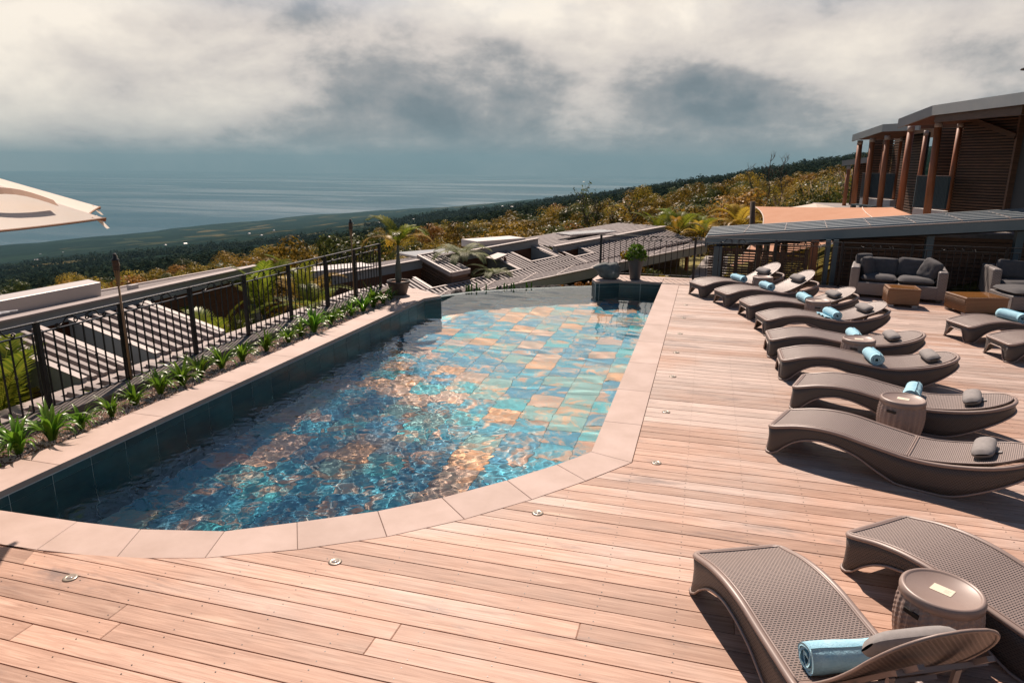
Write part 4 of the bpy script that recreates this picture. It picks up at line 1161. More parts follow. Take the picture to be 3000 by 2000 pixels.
for k in range(23): W(bar, MB().box((6.05, 18.3, -1.2 + .1 * k), (6.0, .03, .082)), 'wall_slat', SLAT)
W(bar, MB().box((6.05, 18.37, -.15), (6.0, .05, 2.36)), 'wall_backing', DARKWOOD)  # near-black sheet stands for the dark interior behind the slats
scrn = thing('slatted_screen', 'dark slatted timber screen panels below the bar roof, light showing between slats', 'screen', (1.35, 17.62, -.3))
for j, (x0, x1, zt) in enumerate(((.12, .42, .66), (.46, .74, .66), (.82, 1.22, .66), (1.36, 1.78, .60), (1.88, 2.34, .54))):
    n = 12
    for k in range(n):
        if k < n: W(scrn, MB().box(((x0 + x1) / 2, 17.62, -.12 + (zt + .12) * (k + .35) / n), (x1 - x0, .018, .044)), 'slat', SLAT)
for x in (.44, .78, 1.29, 1.83, 2.37): W(scrn, MB().box((x, 17.60, .2), (.085, .05, 1.0)), 'upright', SLAT)
W(scrn, MB().bar((.1, 17.60, .69), (2.4, 17.60, .575), .06, .05), 'top_rail', SLAT)
s2 = thing('slatted_screen', 'farther brown slatted screen under the bar roof beside the orange sail', 'screen', (2.2, 18.9, -.3))
for k in range(15): W(s2, MB().box((2.25, 18.9, .18 + .05 * k), (.95, .02, .03)), 'slat', CLAD)
for i, (x, h) in enumerate(((1.36, .78), (1.55, .82), (1.80, .84), (1.98, .8))):
    t = thing('upright_board', f'{ORD[i]} pale curved board from the left standing before the orange sail', 'board', (x, 19.2, -.6), 0, 'pale boards leaning under the bar roof')
    MB().hexa([(-.11, 0, 0), (.09, 0, 0), (.09, .03, 0), (-.11, .03, 0)], [(.0, .05, h + .75), (.13, .05, h + .7), (.13, .08, h + .7), (.0, .08, h + .75)]).build('panel', WHITEMETAL if i % 2 else PILLOW, t, bevel=.01)
    MB().hexa([(.005, -.004, .1), (.03, -.004, .1), (.03, -.001, .1), (.005, -.001, .1)], [(.07, .044, h + .68), (.09, .044, h + .68), (.09, .047, h + .68), (.07, .047, h + .68)]).build('stripe', CUSHION, t)

# --- shade sail and its post, far white parasol
def sail_fn(u, v):
    A, B_, C_, D_ = Vector((1.62, 26.2, 1.26)), Vector((5.7, 24.4, 1.42)), Vector((5.6, 20.6, 1.30)), Vector((.75, 20.45, -.15))
    p = A.lerp(B_, u).lerp(D_.lerp(C_, u), v)
    sx = 4 * v * (1 - v); su = 4 * u * (1 - u)
    p.x += .55 * sx * (1 - u) ** 3 - .3 * sx * u ** 3
    p.z += .22 * sx * (.4 + .6 * (1 - u)) - .10 * su * sx
    p.y -= .35 * su * (1 - v) ** 3
    return p
sl = thing('shade_sail', 'large orange shade sail stretched behind the bar roof', 'shade sail', (3.5, 23, 1))
mb = MB().grid(sail_fn, 24, 18); W(sl, mb, 'canvas', SAIL, smooth=True)
W(sl, MB().tube([sail_fn(0, k / 18) for k in range(19)], .018, 6), 'hem', CREAM); W(sl, MB().tube([sail_fn(.78 + .05 * k / 18, k / 18) + Vector((0, 0, .012)) for k in range(19)], .016, 5), 'seam', CREAM)
sp = thing('sail_post', 'dark leaning timber post left of the orange sail', 'post', (1.42, 22, -1.4))
W(sp, MB().tube([(1.50, 22, -1.4), (1.30, 22, 1.62)], [.10, .075], 10), 'pole', BARK, smooth=True); W(sp, MB().tube([(1.31, 22, 1.45), (1.62, 26.2, 1.27)], .012, 5), 'tie', CREAM)
pr = thing('parasol', 'far flat white parasol top peeking above the orange sail', 'parasol', (4.1, 29.7, -.6))
MB().lathe([(1.02, 1.66), (.5, 1.76), (.03, 1.86)], 4).build('canopy', CREAM, pr); MB().tube([(0, 0, 0), (0, 0, 1.8)], .03, 8).build('pole', REDWOOD, pr, True)

# --- hotel wing on the right
MB().prism([(5.3, 21.3), (14, 21.3), (14, 38), (5.1, 38)], -2, .92).build('terrace', PAVE, kind='structure')
def column(t, x, y, z0, z1, r, mat=REDWOOD, lean=0):
    c = W(t, MB().tube([(x + lean, y, z0), (x, y, z1 - .16)], [r, r * .92], 12), 'column', mat, smooth=True)
    mbc = MB().tube([(x, y, z1 - .16), (x, y, z1)], r * .97, 12); mbc.build('column_cap', ROOFLIGHT, c, True)
def slat_wall(t, a, b, z0, z1, p=.082, back=True):
    n = int((z1 - z0) / p)
    for k in range(n): W(t, wallq(MB(), a, b, z0 + p * k, z0 + p * k + p * .62, th=.03), 'slat', SLAT)
    if back:
        d = Vector((b[0] - a[0], b[1] - a[1], 0)).normalized(); n_ = Vector((-d.y, d.x, 0)) * -.06
        W(t, wallq(MB(), (a[0] - n_.x, a[1] - n_.y), (b[0] - n_.x, b[1] - n_.y), z0, z1, th=.05), 'back_boarding', DARKWOOD)
def balcony(t, a, b, z0, z1, n):
    bl_ = MB(); d = Vector((b[0] - a[0], b[1] - a[1], 0))
    pnl = W(t, MB().bar((*a, z1), (*b, z1), .035, .02), 'balcony_rail', ROOFLIGHT)
    W(t, MB().bar((*a, z0), (*b, z0), .035, .02), 'balcony_sill', ROOFLIGHT)
    for k in range(n):
        p = Vector((*a, 0)) + d * ((k + .5) / n); W(t, MB().bar((p.x, p.y, z0), (p.x, p.y, z1), .030, .03), 'balcony_bar', STEELBLUE)
    W(t, wallq(MB(), (a[0] + .06, a[1] + .04), (b[0] + .06, b[1] + .04), z0, z1 - .02, th=.01), 'balcony_screen', STEELBLUE)
H1 = thing('hotel_wing', 'nearest two-storey hotel wing with round timber columns and slatted wall', 'building', (7.5, 22.5, .9))
def roofslab(t, pts, hb, ht, inn):
    """pts: eave polyline (x,y,z top); hb fascia height; inn: inward vector"""
    for i in range(len(pts) - 1):
        a, b = pts[i], pts[i + 1]; W(t, wallq(MB(), a[:2], b[:2], a[2] - hb, a[2], b[2] - hb, b[2], -.06), 'fascia', FASCIA)
        A_, B_ = Vector(a), Vector(b); I = Vector(inn)
        W(t, MB().hexa([A_ - Vector((0, 0, hb * .8)), B_ - Vector((0, 0, hb * .8)), B_ + I - Vector((0, 0, hb * .8)), A_ + I - Vector((0, 0, hb * .8))], [A_ - Vector((0, 0, .02)), B_ - Vector((0, 0, .02)), B_ + I - Vector((0, 0, .02)), A_ + I - Vector((0, 0, .02))]), 'roof', CLAD)
roofslab(H1, [(5.39, 23.9, 4.05), (5.95, 22.74, 4.33), (6.70, 18.85, 4.29), (7.3, 15.5, 4.26)], .27, 0, (4.5, 1.4, .25))
W(H1, MB().bar((6.05, 22.7, 3.98), (6.8, 18.9, 3.92), .14, .22), 'eave_beam', SLAT)
column(H1, 5.82, 24.3, .9, 3.86, .105); column(H1, 6.24, 23.15, .9, 3.92, .11, lean=.06)
column(H1, 6.71, 26.1, .9, 3.82, .075); column(H1, 7.18, 24.46, .9, 3.98, .09)
slat_wall(H1, (7.22, 24.4), (8.2, 22.85), 1.05, 4.05, .083)
W(H1, MB().bar((7.30, 24.1, 4.05), (8.10, 22.8, 3.5), .08, .14), 'brace', SLAT)
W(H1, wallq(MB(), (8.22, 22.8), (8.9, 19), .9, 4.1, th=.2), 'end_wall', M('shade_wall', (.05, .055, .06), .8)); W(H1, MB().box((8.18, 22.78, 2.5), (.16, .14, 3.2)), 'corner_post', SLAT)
slat_wall(H1, (8.0, 27.6), (7.9, 24.3), .95, 3.95, .10); slat_wall(H1, (7.3, 27.4), (8.0, 27.2), .95, 3.95, .10)
balcony(H1, (6.28, 24.72), (6.92, 23.82), 1.42, 2.40, 22)
W(H1, MB().hexa([(6.30, 24.72, .9), (6.94, 23.82, .9), (7.1, 24.0, .9), (6.5, 24.9, .9)], [(6.30, 24.72, 1.40), (6.94, 23.82, 1.36), (7.1, 24.0, 1.36), (6.5, 24.9, 1.40)]), 'balcony_base', WHITEWALL)
H2 = thing('hotel_wing', 'second hotel wing with three round timber columns and blue balcony screens', 'building', (7, 30.5, .9))
roofslab(H2, [(5.50, 31.5, 3.92), (6.12, 29.37, 4.20), (6.9, 27.6, 4.16)], .26, 0, (4.5, 1.6, .2))
for x, y, z in ((5.76, 31.5, 3.70), (5.99, 30.42, 3.76), (6.28, 29.34, 3.80)): column(H2, x, y, .9, z, .11, lean=.05)
column(H2, 6.95, 30.2, .9, 3.78, .06); column(H2, 6.55, 31.0, .9, 3.7, .06)
slat_wall(H2, (7.3, 33.0), (7.5, 29.0), .95, 3.9, .10); slat_wall(H2, (6.6, 33.2), (7.3, 33.0), .95, 3.9, .10)
balcony(H2, (5.90, 30.94), (6.75, 29.75), 1.50, 2.43, 24)
W(H2, MB().hexa([(5.92, 30.96, .9), (6.77, 29.77, .9), (7.0, 29.95, .9), (6.1, 31.15, .9)], [(5.92, 30.96, 1.46), (6.77, 29.77, 1.44), (7.0, 29.95, 1.44), (6.1, 31.15, 1.46)]), 'balcony_base', WHITEWALL)
H3 = thing('hotel_wing', 'farthest low hotel wing behind the other columns', 'building', (6.6, 36, .8))
roofslab(H3, [(5.86, 35.6, 2.95), (6.95, 35.3, 3.12)], .24, 0, (1, 4, .1)); column(H3, 6.15, 35.5, .8, 2.72, .09); slat_wall(H3, (6.5, 36.4), (7.6, 36.0), .9, 2.9, .1)
for i, (x, y) in enumerate(((5.95, 30.3), (6.2, 29.5), (6.75, 28.7))):
    t = thing('terrace_bench', f'{ORD[i]} small blue bench from the left at the foot of the hotel columns', 'bench', (x - .25, y - .3, .92), -.9, 'blue benches by the hotel columns')
    MB().box((0, 0, .30), (.5, .25, .05)).build('seat', STEELBLUE, t)
    for sx in (-.2, .2): MB().box((sx, 0, .14), (.05, .22, .28)).build('leg', STEELBLUE, t)
lp = thing('lamp_head', 'dark pointed lamp shade at the right edge of the sky above the hotel roof', 'lamp', (5.77, 16.02, 3.02))
MB().lathe([(.0, 1.62), (.03, 1.60), (.05, 1.52), (.20, 1.44), (.20, 1.42), (0, 1.42)], 16).build('shade', IRON, lp, True); MB().tube([(.75, .1, -3.0), (.75, .1, 1.62), (0, 0, 1.6)], .03, 8).build('pole', IRON, lp, True)

# ------------------------------------------------------------------ sofas, tables
def rbox(c, d, b=.03):
    mb = MB().box(c, d); return mb
def cushion(parent, c, d, rot, name='cushion', seed=0):
    mb = MB(); nu = 14
    def f(u, v, s):
        x, y = u * 2 - 1, v * 2 - 1; k = (1 - x ** 4) * (1 - y ** 4); k = max(0, k) ** .42
        px = x * (1 - .05 * (1 - abs(y)) * 0 - .06 * y * y * (1 - 0)) ; py = y * (1 - .06 * x * x)
        w = .06 * mn.noise((x * 2 + seed, y * 2, s))
        return (px * d[0] / 2, py * d[1] / 2, s * d[2] / 2 * k * (1 + w * 3))
    mb.grid(lambda u, v: f(u, v, 1), nu, nu); mb.grid(lambda u, v: f(v, u, -1), nu, nu)
    return mb.build(name, CUSHION, parent, True, c, rot)
def sofa(label, x, y, rz, w, d, arms=(1, 1)):
    t = thing('wicker_sofa', label, 'sofa', (x, y, .001), rz, 'wicker sofas beside the bar')
    MB().box((w / 2, d / 2, .19), (w - .02, d - .02, .26)).build('base', SOFAWEAVE, t, bevel=.02)
    MB().box((w / 2, d - .07, .36), (w, .14, .56)).build('back_frame', SOFAWEAVE, t, bevel=.03)
    for s, a in zip((0, 1), arms):
        if a: MB().box((.08 + s * (w - .16), d / 2 - .02, .34), (.17, d - .04, .58)).build('arm', SOFAWEAVE, t, bevel=.035)
    for fx in (.1, w - .1):
        for fy in (.1, d - .1): MB().box((fx, fy, .03), (.09, .09, .06)).build('foot', POTGREY, t)
    return t
s1 = sofa('two-seat grey wicker sofa with charcoal cushions facing the low rattan cube', 2.97, 15.46, R_(-12), 1.72, .92)
for k in (0, 1):
    tag(cushion(None, (0, 0, 0), (.69, .66, .17), (0, 0, 0), 'seat_cushion', k), f'{("left", "right")[k]} charcoal seat cushion of the two-seat sofa', 'cushion', 'sofa cushions')
    o = COL.objects[-1] if False else None
def place_on(o, root, loc, rot):
    mtx = Matrix.Translation(root.location) @ root.rotation_euler.to_matrix().to_4x4() @ Matrix.Translation(loc) @ Matrix.Rotation(rot[2], 4, 'Z') @ Matrix.Rotation(rot[1], 4, 'Y') @ Matrix.Rotation(rot[0], 4, 'X')
    o.location = mtx.to_translation(); o.rotation_euler = mtx.to_euler()
sc_ = [o for o in COL.objects if o.name.startswith('seat_cushion')]
for k, o in enumerate(sc_): place_on(o, s1, (.52 + k * .69, .40, .385), (0, 0, 0))
for lb, c, d, r in [('left charcoal back cushion of the two-seat sofa', (.52, .70, .58), (.70, .40, .20), (1.25, 0, .03)), ('right charcoal back cushion of the two-seat sofa', (1.19, .70, .59), (.72, .42, .20), (1.25, .06, -.03)),
                    ('square charcoal throw cushion against the left arm of the two-seat sofa', (.30, .46, .60), (.42, .42, .17), (1.3, 0, 1.15)), ('square sunlit throw cushion against the right arm of the two-seat sofa', (1.42, .40, .60), (.46, .46, .20), (1.25, .25, -.9)), ('small cushion tucked in the back left corner of the two-seat sofa', (.22, .74, .66), (.40, .36, .16), (1.35, 0, .7))]:
    o = tag(cushion(None, (0, 0, 0), d, (0, 0, 0), 'back_cushion', c[0] * 9), lb, 'cushion', 'sofa cushions'); place_on(o, s1, c, r)
s2_ = sofa('corner grey wicker sofa at the right edge', 5.72, 16.0, R_(-6), 2.4, .95, (1, 0))
for lb, c, d, r in [('long charcoal seat cushion of the corner sofa', (.95, .42, .33), (1.6, .72, .14), (0, 0, 0)), ('slumped charcoal back cushion at the left end of the corner sofa', (.50, .62, .56), (.66, .42, .2), (1.2, .08, .08)), ('creased sunlit throw cushion in the middle of the corner sofa', (1.15, .50, .56), (.60, .46, .2), (1.1, .3, -.35))]:
    o = tag(cushion(None, (0, 0, 0), d, (0, 0, 0), 'sofa_cushion', c[0] * 5), lb, 'cushion', 'sofa cushions'); place_on(o, s2_, c, r)
ot = thing('wicker_ottoman', 'grey wicker ottoman with a flat cushion at the right edge', 'ottoman', (5.62, 14.62, .001), R_(8))
MB().box((.5, .42, .17), (1.0, .84, .27)).build('base', SOFAWEAVE, ot, bevel=.02); cushion(ot, (.5, .42, .36), (1.02, .86, .14), (0, 0, 0), 'pad', 4)
def rattan_table(label, x, y, rz, w, d, h):
    t = thing('rattan_table', label, 'coffee table', (x, y, .001), rz, 'rattan coffee tables')
    n = 30; b = MB()
    MB().box((w / 2, d / 2, h / 2 + .01), (w - .015, d - .015, h - .08)).build('body', RATTAN, t, bevel=.015)
    for k in range(int(d / .035)): MB().tube([(.004, .03 + .035 * k, .06), (.0, .03 + .035 * k, h - .04)], .012, 6).build('cane', RATTAN, t, True)
    MB().box((w / 2, d / 2, h - .018), (w, d, .035)).build('top_frame', RATTAN, t, bevel=.012)
    MB().box((w / 2, d / 2, h + .003), (w - .09, d - .09, .006)).build('glass_top', M('amber_glass', (.22, .10, .03), .06), t)
    for fx in (.07, w - .07):
        for fy in (.07, d - .07): MB().box((fx, fy, .02), (.1, .1, .04)).build('foot', WHITEMETAL, t)
rattan_table('small square rattan table in front of the two-seat sofa', 3.50, 14.52, R_(-3), .56, .52, .36)
rattan_table('wide low rattan table with a glass top before the corner sofa', 4.66, 14.00, R_(14), .78, .66, .33)

# ------------------------------------------------------------------ large parasol at the left edge
pa = thing('parasol', 'large cream parasol reaching in from the left edge, strap blown over its top', 'parasol', (-5.9, 3.1, -.02))
cen = Vector((-5.9, 3.1, 0)); ap = Vector((-5.9, 3.1, 2.9))
a0 = math.atan2(4.97 - 3.1, -5.21 + 5.9)
ev = []
for k in range(8): a = a0 - k * math.pi / 4; ev.append(Vector((cen.x + 1.99 * math.cos(a), cen.y + 1.99 * math.sin(a), 2.20)))
for k in range(8):
    A_, B_ = ev[k], ev[(k + 1) % 8]
    def fn(u, v, A_=A_, B_=B_):
        p = ap.lerp(A_.lerp(B_, v), u); s = 4 * v * (1 - v) * u * u; md = (A_ + B_) / 2 - cen; md.z = 0
        p = p - md.normalized() * .10 * s; p.z -= .03 * s * 1; return p
    W(pa, MB().grid(fn, 14, 10), 'panel', CREAM, smooth=True)
    W(pa, MB().tube([A_ + Vector((0, 0, -.012)), ap.lerp(A_, .5) - Vector((0, 0, .02)), ap - Vector((0, 0, .05))], .012, 6), 'rib', REDWOOD)
    W(pa, MB().tube([fn(1, v / 10) for v in range(11)], .008, 5), 'binding', CREAMEDGE)
    c = A_ - cen; c.z = 0; c.normalize()
    W(pa, MB().grid(lambda u, v: A_ + c * (.03 - .02 * u) + Vector((-c.y, c.x, 0)) * (.07 * (v - .5) * (1.2 - .5 * u)) + Vector((0, 0, .02 - .09 * u)) - c * .10 * (1 - u), 3, 3), 'corner_pocket', CREAM)
W(pa, MB().tube([(-7.9, 2.3, -.02), (-7.9, 2.3, 2.6), (-7.2, 2.6, 3.15), (-5.9, 3.1, 3.2), (-5.9, 3.1, 2.86)], .035, 10), 'pole', REDWOOD, smooth=True)
A_, B_ = ev[1], ev[2]; st_ = []
for k in range(9):
    u = k / 8; p = ap.lerp(A_.lerp(B_, .07 + .30 * u), .885 - .10 * u); st_.append(p + Vector((0, 0, .03 + .05 * math.sin(u * 3.1))))
mb = MB()
for k in range(8):
    d = (st_[k + 1] - st_[k]).normalized(); s = d.cross(Vector((0, 0, 1))).normalized() * .035 + Vector((0, 0, .02))
    mb.add([st_[k] - s, st_[k] + s, st_[k + 1] + s, st_[k + 1] - s], [(0, 1, 2, 3)])
W(pa, mb, 'closing_strap', CREAMEDGE)

# ------------------------------------------------------------------ vegetation
def crown_mesh(seed, mat, blobs=13, per=170, leaf=.042, flat=.8, spread=.72):
    r = random.Random(seed); mb = MB()
    for b in range(blobs):
        d = Vector((r.gauss(0, 1), r.gauss(0, 1), r.gauss(.15, .8))).normalized(); c = d * spread * r.uniform(.45, 1.0); c.z *= flat; br = r.uniform(.26, .46)
        for k in range(per):
            n = Vector((r.gauss(0, 1), r.gauss(0, 1), r.gauss(.25, 1))).normalized(); p = c + n * br * r.uniform(.75, 1.05)
            a = Vector((r.gauss(0, 1), r.gauss(0, 1), r.gauss(0, 1))); a = (a - n * a.dot(n) * .75).normalized(); b_ = n.cross(a).normalized(); q = leaf * r.uniform(.6, 1.35)
            mb.add([p - a * q, p - b_ * q * .6, p + a * q, p + b_ * q * .6], [(0, 1, 2, 3)])
    return mb.mesh('crown', mat)
def trunk_mesh(seed):
    r = random.Random(seed); mb = MB(); mb.tube([(0, 0, -.3), (.03, .02, .35), (.0, .05, .75)], [.075, .055, .03], 7)
    for k in range(5):
        a = r.random() * 6.28; z = r.uniform(.3, .6); mb.tube([(.02, .02, z), (.22 * math.cos(a), .22 * math.sin(a), z + .2), (.42 * math.cos(a), .42 * math.sin(a), z + .42)], [.03, .02, .01], 5)
    return mb.mesh('trunk', BARK, True)
TRK = [trunk_mesh(k) for k in range(3)]
KINDS = [('ochre_tree', 'bushy ochre-leaved tree on the slope below the lodges', L_OCHRE, [crown_mesh(20 + k, L_OCHRE) for k in range(4)]),
         ('green_tree', 'dark green rounded tree on the slope below the lodges', L_GREEN, [crown_mesh(30 + k, L_GREEN) for k in range(4)]),
         ('yellow_tree', 'bright yellow-leaved feathery tree on the slope below the lodges', L_YELLOW, [crown_mesh(40 + k, L_YELLOW, 16, 150, .036, .7) for k in range(2)]),
         ('orange_tree', 'rust-orange leafy tree on the slope below the lodges', L_ORANGE, [crown_mesh(50 + k, L_ORANGE) for k in range(2)])]
def blocked(x, y):
    return (-15.5 < x < 1.5 and 2 < y < 31.5) or (4.3 < x and y < 41) or (-4.5 < x < 6.5 and y < 31)
tn = 0; tries = 0; placed = []
while tn < 600 and tries < 30000:
    tries += 1
    az_ = R_(rnd.uniform(-66, 13)); r = 41 + 150 * rnd.random() ** 1.3
    if tn < 90: az_ = R_(rnd.uniform(-56, -24)); r = rnd.uniform(40, 72)
    x, y = r * math.sin(az_), r * math.cos(az_)
    if blocked(x, y): continue
    R0 = rnd.uniform(1.5, 2.7) * (1 + r / 320)
    if any((x - a) ** 2 + (y - b) ** 2 < (.62 * (R0 + c)) ** 2 for a, b, c in placed): continue
    placed.append((x, y, R0))
    w = rnd.random(); k = 0 if w < .46 else 1 if w < .80 else 2 if w < .93 else 3
    nm, lb, mt, ms = KINDS[k]
    gz = ground_z(x, y); hh = R0 * rnd.uniform(1.0, 1.45) + .2
    t = thing(nm, lb, 'tree', (x, y, gz), rnd.random() * 6.28, lb.replace('tree', 'trees'))
    o = put('trunk', TRK[tn % 3], t); o.scale = (R0, R0, hh * .9)
    o = put('crown', ms[tn % len(ms)], t, (0, 0, hh)); o.scale = (R0, R0, R0 * rnd.uniform(.78, 1.05))
    tn += 1
# bamboo beside the hotel
def bamboo_mesh(seed):
    r = random.Random(seed); mb = MB()
    for k in range(2200):
        t = r.random() ** .7; a = r.random() * 6.28; rr = (.15 + .5 * t) * r.random() ** .5; p = Vector((rr * math.cos(a), rr * math.sin(a), t * (1.15 - .5 * rr)))
        d = Vector((math.cos(a), math.sin(a), r.uniform(-.9, .5))).normalized(); s = d.cross(Vector((0, 0, 1))).normalized() * .005; L = r.uniform(.03, .06)
        mb.add([p - s, p + s, p + d * L], [(0, 1, 2)])
    return mb.mesh('leaves', L_YELLOW)
BAM = [bamboo_mesh(1), bamboo_mesh(2)]
culm = MB()
for k in range(9): a = k * .7; culm.tube([(.1 * math.cos(a), .1 * math.sin(a), 0), (.2 * math.cos(a), .2 * math.sin(a), .55), (.42 * math.cos(a), .42 * math.sin(a), .92)], [.012, .010, .004], 5)
culm = culm.mesh('culms', BAMBOO, True)
for i, (x, y, s) in enumerate(((4.9, 44, 4.2), (6.6, 45, 5.0), (8.6, 44, 5.2), (3.4, 43.5, 3.4), (6.0, 50, 5.2), (7.9, 52, 6.0), (9.8, 50, 6.2))):
    t = thing('bamboo_clump', 'tall feathery yellow bamboo clump behind the hotel columns', 'bamboo', (x, y, ground_z(x, y)), i * 1.3, 'bamboo behind the hotel')
    o = put('leaves', BAM[i % 2], t); o.scale = (s * .72, s * .72, s); o = put('culms', culm, t); o.scale = (s * .72, s * .72, s)
# tall thin and bare trees
def thin_tree(label, x, y, h, seed, leafy, grp):
    r = random.Random(seed); gz = ground_z(x, y); t = thing('thin_tree', label, 'tree', (x, y, gz), 0, grp)
    mb = MB(); lf = MB(); pts = [Vector((0, 0, -.3))]
    for k in range(7): pts.append(Vector((r.uniform(-.16, .16) * (1 + k * .2), r.uniform(-.1, .1), h * (k + 1) / 7)))
    mb.tube(pts, [.10 * (1 - k / 8.5) for k in range(8)], 6)
    for k in range(26):
        u = r.uniform(.35, 1); i = min(6, int(u * 7)); p = pts[i].lerp(pts[i + 1], u * 7 - i); a = r.random() * 6.28; L = r.uniform(.5, 1.25) * (1.25 - u * .7)
        e = p + Vector((math.cos(a) * L * .6, math.sin(a) * L * .6, L * .75)); mb.tube([p, p.lerp(e, .5) + Vector((0, 0, -.06)), e], [.028, .018, .008], 4)
        for q in range(3):
            e2 = e + Vector((r.gauss(0, .18), r.gauss(0, .18), r.uniform(.1, .4))); mb.tube([p.lerp(e, .6 + .13 * q), e2], [.012, .005], 3)
            for j in range(leafy):
                c = p.lerp(e2, r.uniform(.5, 1.05)) + Vector((r.gauss(0, .09), r.gauss(0, .09), r.gauss(0, .09))); d = Vector((r.gauss(0, 1), r.gauss(0, 1), r.gauss(0, 1))).normalized() * .085; s = d.cross(Vector((r.gauss(0, 1), r.gauss(0, 1), 1))).normalized() * .04
                lf.add([c - d, c + s, c + d, c - s], [(0, 1, 2, 3)])
    mb.build('trunk', BARK, t, True)
    if leafy: lf.build('crown', L_GREEN, t)
D2 = lambda px, r: (r * math.sin(px), r * math.cos(px))
for i, (a, r, h, lf, lb) in enumerate(((-9.6, 42, 6.0, 5, 'tallest thin dark tree rising behind the far fence left of centre right'), (-8.5, 46, 6.1, 4, 'second tall thin tree just right of the tallest one'), (-7.6, 44, 5.2, 2, 'third thin tree with a nearly bare crown right of the two tall ones'), (-6.0, 43, 5.1, 3, 'sparse thin tree behind the potted plant'),
                                      (3.0, 55, 8.0, 0, 'bare dead tree on the hillside, left of the pair above the sail'), (4.3, 57, 8.8, 0, 'tallest bare dead tree above the orange sail'), (5.2, 56, 8.2, 0, 'bare dead tree nearest the bamboo'))):
    x, y = D2(R_(a), r); thin_tree(lb, x, y, h, 60 + i, lf, 'thin trees on the slope')
# far woodland: too many to count
def woodland(n, r0, r1, name, mat, sz, seed, amin=-68, amax=14, power=1.0):
    rs = np.random.RandomState(seed); V = []; 
    a = np.radians(rs.uniform(amin, amax, n)); r = r0 * (r1 / r0) ** (rs.rand(n) ** power)
    K = 26 if r1 > 400 else 46; qa, qb = (.13, .27) if r1 > 400 else (.08, .16)
    for i in range(n):
        x, y = r[i] * math.sin(a[i]), r[i] * math.cos(a[i])
        if blocked(x, y): continue
        gz = ground_z(x, y)
        if gz < SEAZ + 12: continue
        if r[i] > 500 and mn.noise((x * .0022, y * .0022, 5)) < -.12: continue
        R0 = sz * rs.uniform(.6, 1.3) * (1 + r[i] * .0026)
        d = rs.normal(size=(K, 3)); d[:, 2] = np.abs(d[:, 2]) * .9 + .05; d /= np.linalg.norm(d, axis=1)[:, None]
        c = d * R0 * rs.uniform(.55, 1.0, (K, 1)) + np.array([x, y, gz + .1 * R0])
        t = rs.normal(size=(K, 3)); t -= d * (t * d).sum(1)[:, None] * .7; t /= np.linalg.norm(t, axis=1)[:, None]; b = np.cross(d, t); q = R0 * rs.uniform(qa, qb, (K, 1))
        V.append(np.stack([c - t * q, c - b * q * .8, c + t * q, c + b * q * .8], 1).reshape(-1, 3))
    V = np.concatenate(V); m_ = bpy.data.meshes.new(name); m_.from_pydata(V.tolist(), [], np.arange(len(V)).reshape(-1, 4).tolist()); m_.materials.append(mat)
    return put(name, m_, kind='stuff')
woodland(2600, 26, 170, 'undergrowth', L_OCHRE, .95, 5)
woodland(1500, 26, 190, 'dark_undergrowth', L_GREEN, 1.0, 6)
woodland(11000, 120, 2600, 'far_woodland', L_FAR, 2.2, 7, power=.85)
# lodge courtyard palms
k = 0
for x, y, h, nf, s, yl in ((-8.05, 5.85, 2.25, 10, .95, .2), (-7.62, 5.95, 1.9, 8, .7, .6), (-7.95, 9.75, 2.2, 9, .8, .3), (-7.7, 10.6, 1.9, 8, .75, .35), (-8.3, 11.4, 2.6, 9, .85, .2), (-7.75, 12.3, 2.25, 9, .8, .3), (-8.6, 13.3, 2.5, 9, .9, .25)):
    lab = ['tall green palm behind the near left part of the fence', 'low yellowing palm at the near left end of the lower roof', 'palm with upright bright fronds beside the ribbed roof patch', 'drooping palm second along the courtyard behind the fence', 'palm in the middle of the courtyard behind the fence', 'palm fourth along the courtyard behind the fence', 'palm at the far end of the courtyard before the pale roof', 'palm at the extreme left edge behind the fence'][k]
    palm(lab, x, y, -2.9, h, nf, s, 70 + k, grp='courtyard palms', yellow=yl); k += 1
for x, y, z, h, s, lb in ((-1.0, 27.5, -2.2, 2.3, 1.0, 'tallest green palm behind the far fence beside the bar roof'), (-1.9, 29, -2.6, 2.4, .95, 'palm left of the tallest one behind the walkway canopy'), (-.2, 29.5, -2.2, 2.1, .9, 'small palm right behind the corner of the bar roof'), (-2.9, 27, -2.8, 2.1, .9, 'low palm above the potted plant behind the canopy')):
    palm(lb, x, y, z, h, 10, s, 90 + int(z * 7), grp='palms behind the walkway', yellow=.35)
palm('orange-tinged palm behind the leaning sail post', 1.2, 27.5, -1.6, 2.0, 12, 1.15, 99, yellow=1.0)
FERN = frond_mesh(21, 1.0, 30, .24, 1.5, .75, .022, L_FERN, .2)
for i, (s, w, h, sz, lb) in enumerate(((-.55, 1.75, 3.25, 1.15, 'taller tree fern in the lodge courtyard beyond the pool'), (.05, .95, 2.85, .95, 'lower tree fern leaning over the ribbed roof edge'), (-.65, .85, 2.6, .8, 'small tree fern beside the dormer'))):
    x, y, z = B(s, w); t = thing('tree_fern', lb, 'fern', (x, y, z - 3.0), 0, 'courtyard tree ferns')
    MB().tube([(0, 0, 0), (0, 0, h)], [.07, .05], 8).build('trunk', BARK, t, True)
    for j in range(13): o = put('frond', FERN, t, (0, 0, h), (0, rnd.uniform(-.1, .5), j * 2.399)); q = sz * rnd.uniform(.8, 1.1); o.scale = (q, q, q)
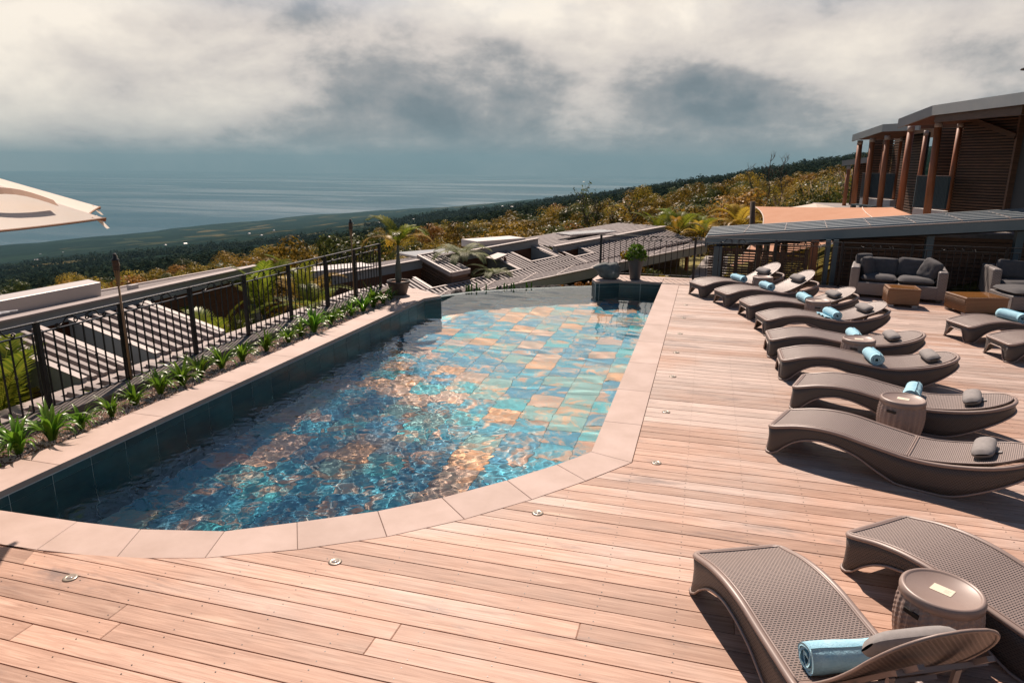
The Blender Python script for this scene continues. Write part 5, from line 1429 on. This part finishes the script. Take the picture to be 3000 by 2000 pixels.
# rocks and succulents along the overflow edge
for i in range(15):
    u = (i + .5) / 15; j = min(5, int(u * 5.2)); x = lerp(-5.3, -2.7, u); y = weir_y(x); r = random.Random(i)
    q = r.uniform(.10, .19); mb = MB()
    mb.grid(lambda a, b: (lambda p: p * (1 + .35 * mn.noise(p * 2.2 + Vector((i * 7, 0, 0)))))(Vector((math.cos(a * 6.283) * math.sin(b * 3.1416), math.sin(a * 6.283) * math.sin(b * 3.1416) * .8, .8 * math.cos(b * 3.1416)))) * q, 12, 8)
    tag(mb.build('lava_rock', LAVA, loc=(x - .24 - r.uniform(0, .12), y + .36 + r.uniform(0, .2), -.40)), 'dark lava rock heaped just beyond the pool overflow edge', 'rock', 'lava rocks along the overflow edge')
for i, u in enumerate((.06, .12, .22, .30, .36, .42, .47, .58)):
    x = lerp(-5.25, -2.9, u); y = weir_y(x) + .30; r = random.Random(40 + i)
    t = thing('cactus_clump', f'{ORD[i]} clump of upright green succulent stems from the left along the overflow edge', 'succulent', (x - .16, y, -.44), 0, 'succulents along the overflow edge')
    for k in range(r.choice((2, 3, 5, 6))):
        h = r.uniform(.16, .34); a = r.random() * 6.28; d = .07 * r.random()
        MB().tube([(d * math.cos(a), d * math.sin(a), 0), (d * 1.2 * math.cos(a), d * 1.2 * math.sin(a), h), (d * 1.2 * math.cos(a), d * 1.2 * math.sin(a), h + .012)], [.018, .017, .006], 7).build('stem', L_LILY, t, True)
for i, (x, y) in enumerate(((-3.35, 16.75), (-3.0, 17.1), (-2.75, 17.3))):
    t = thing('orange_plant', f'{ORD[i]} small orange-leaved plant left of the carved stone', 'plant', (x, y, -.55), 0, 'orange plants beyond the pool edge')
    put('foliage', bush_mesh(70 + i, .16, .14, 120, .045, L_ORANGE), t, (0, 0, .14))
for i in range(9):
    x, y = rnd.uniform(-2.2, 1.4), rnd.uniform(19, 25)
    if -.8 < x < .9: x += 1.7 if x > 0 else -1.4
    t = thing('garden_shrub', 'small shrub on the lawn below the far fence', 'shrub', (x, y, -1.02), 0, 'shrubs on the lawn')
    o = put('foliage', bush_mesh(80 + i, .35, .3, 240, .07, (L_OCHRE, L_GREEN, L_ORANGE)[i % 3]), t, (0, 0, .25))
# far houses on the coastal plain
hb = MB().prism([(-6, -4), (6, -4), (6, 4), (-6, 4)], -3, 3.2).mesh('wall', WHITEWALL)
hr = MB().add([(-6.6, -4.6, 3.2), (6.6, -4.6, 3.2), (6.6, 4.6, 3.2), (-6.6, 4.6, 3.2), (-6.6, 0, 5.6), (6.6, 0, 5.6)], [(0, 1, 5, 4), (2, 3, 4, 5), (0, 4, 3), (1, 2, 5), (3, 2, 1, 0)]).mesh('roof', WHITEMETAL)
hd = MB().box((0, -4.03, .2), (1.2, .1, 2.4)).mesh('door', DARKWOOD)
for i in range(26):
    a = R_(rnd.uniform(-56, -8)); r = rnd.uniform(2000, 5200); x, y = r * math.sin(a), r * math.cos(a); z = ground_z(x, y)
    if z < SEAZ + 15: continue
    t = thing('far_house', 'tiny white house far off on the dark coastal plain', 'house', (x, y, z), rnd.random() * 3, 'houses on the coastal plain')
    s = rnd.uniform(.6, 1.3); t.scale = (s, s, s)
    put('wall', hb, t); put('roof', hr, t); put('door', hd, t)
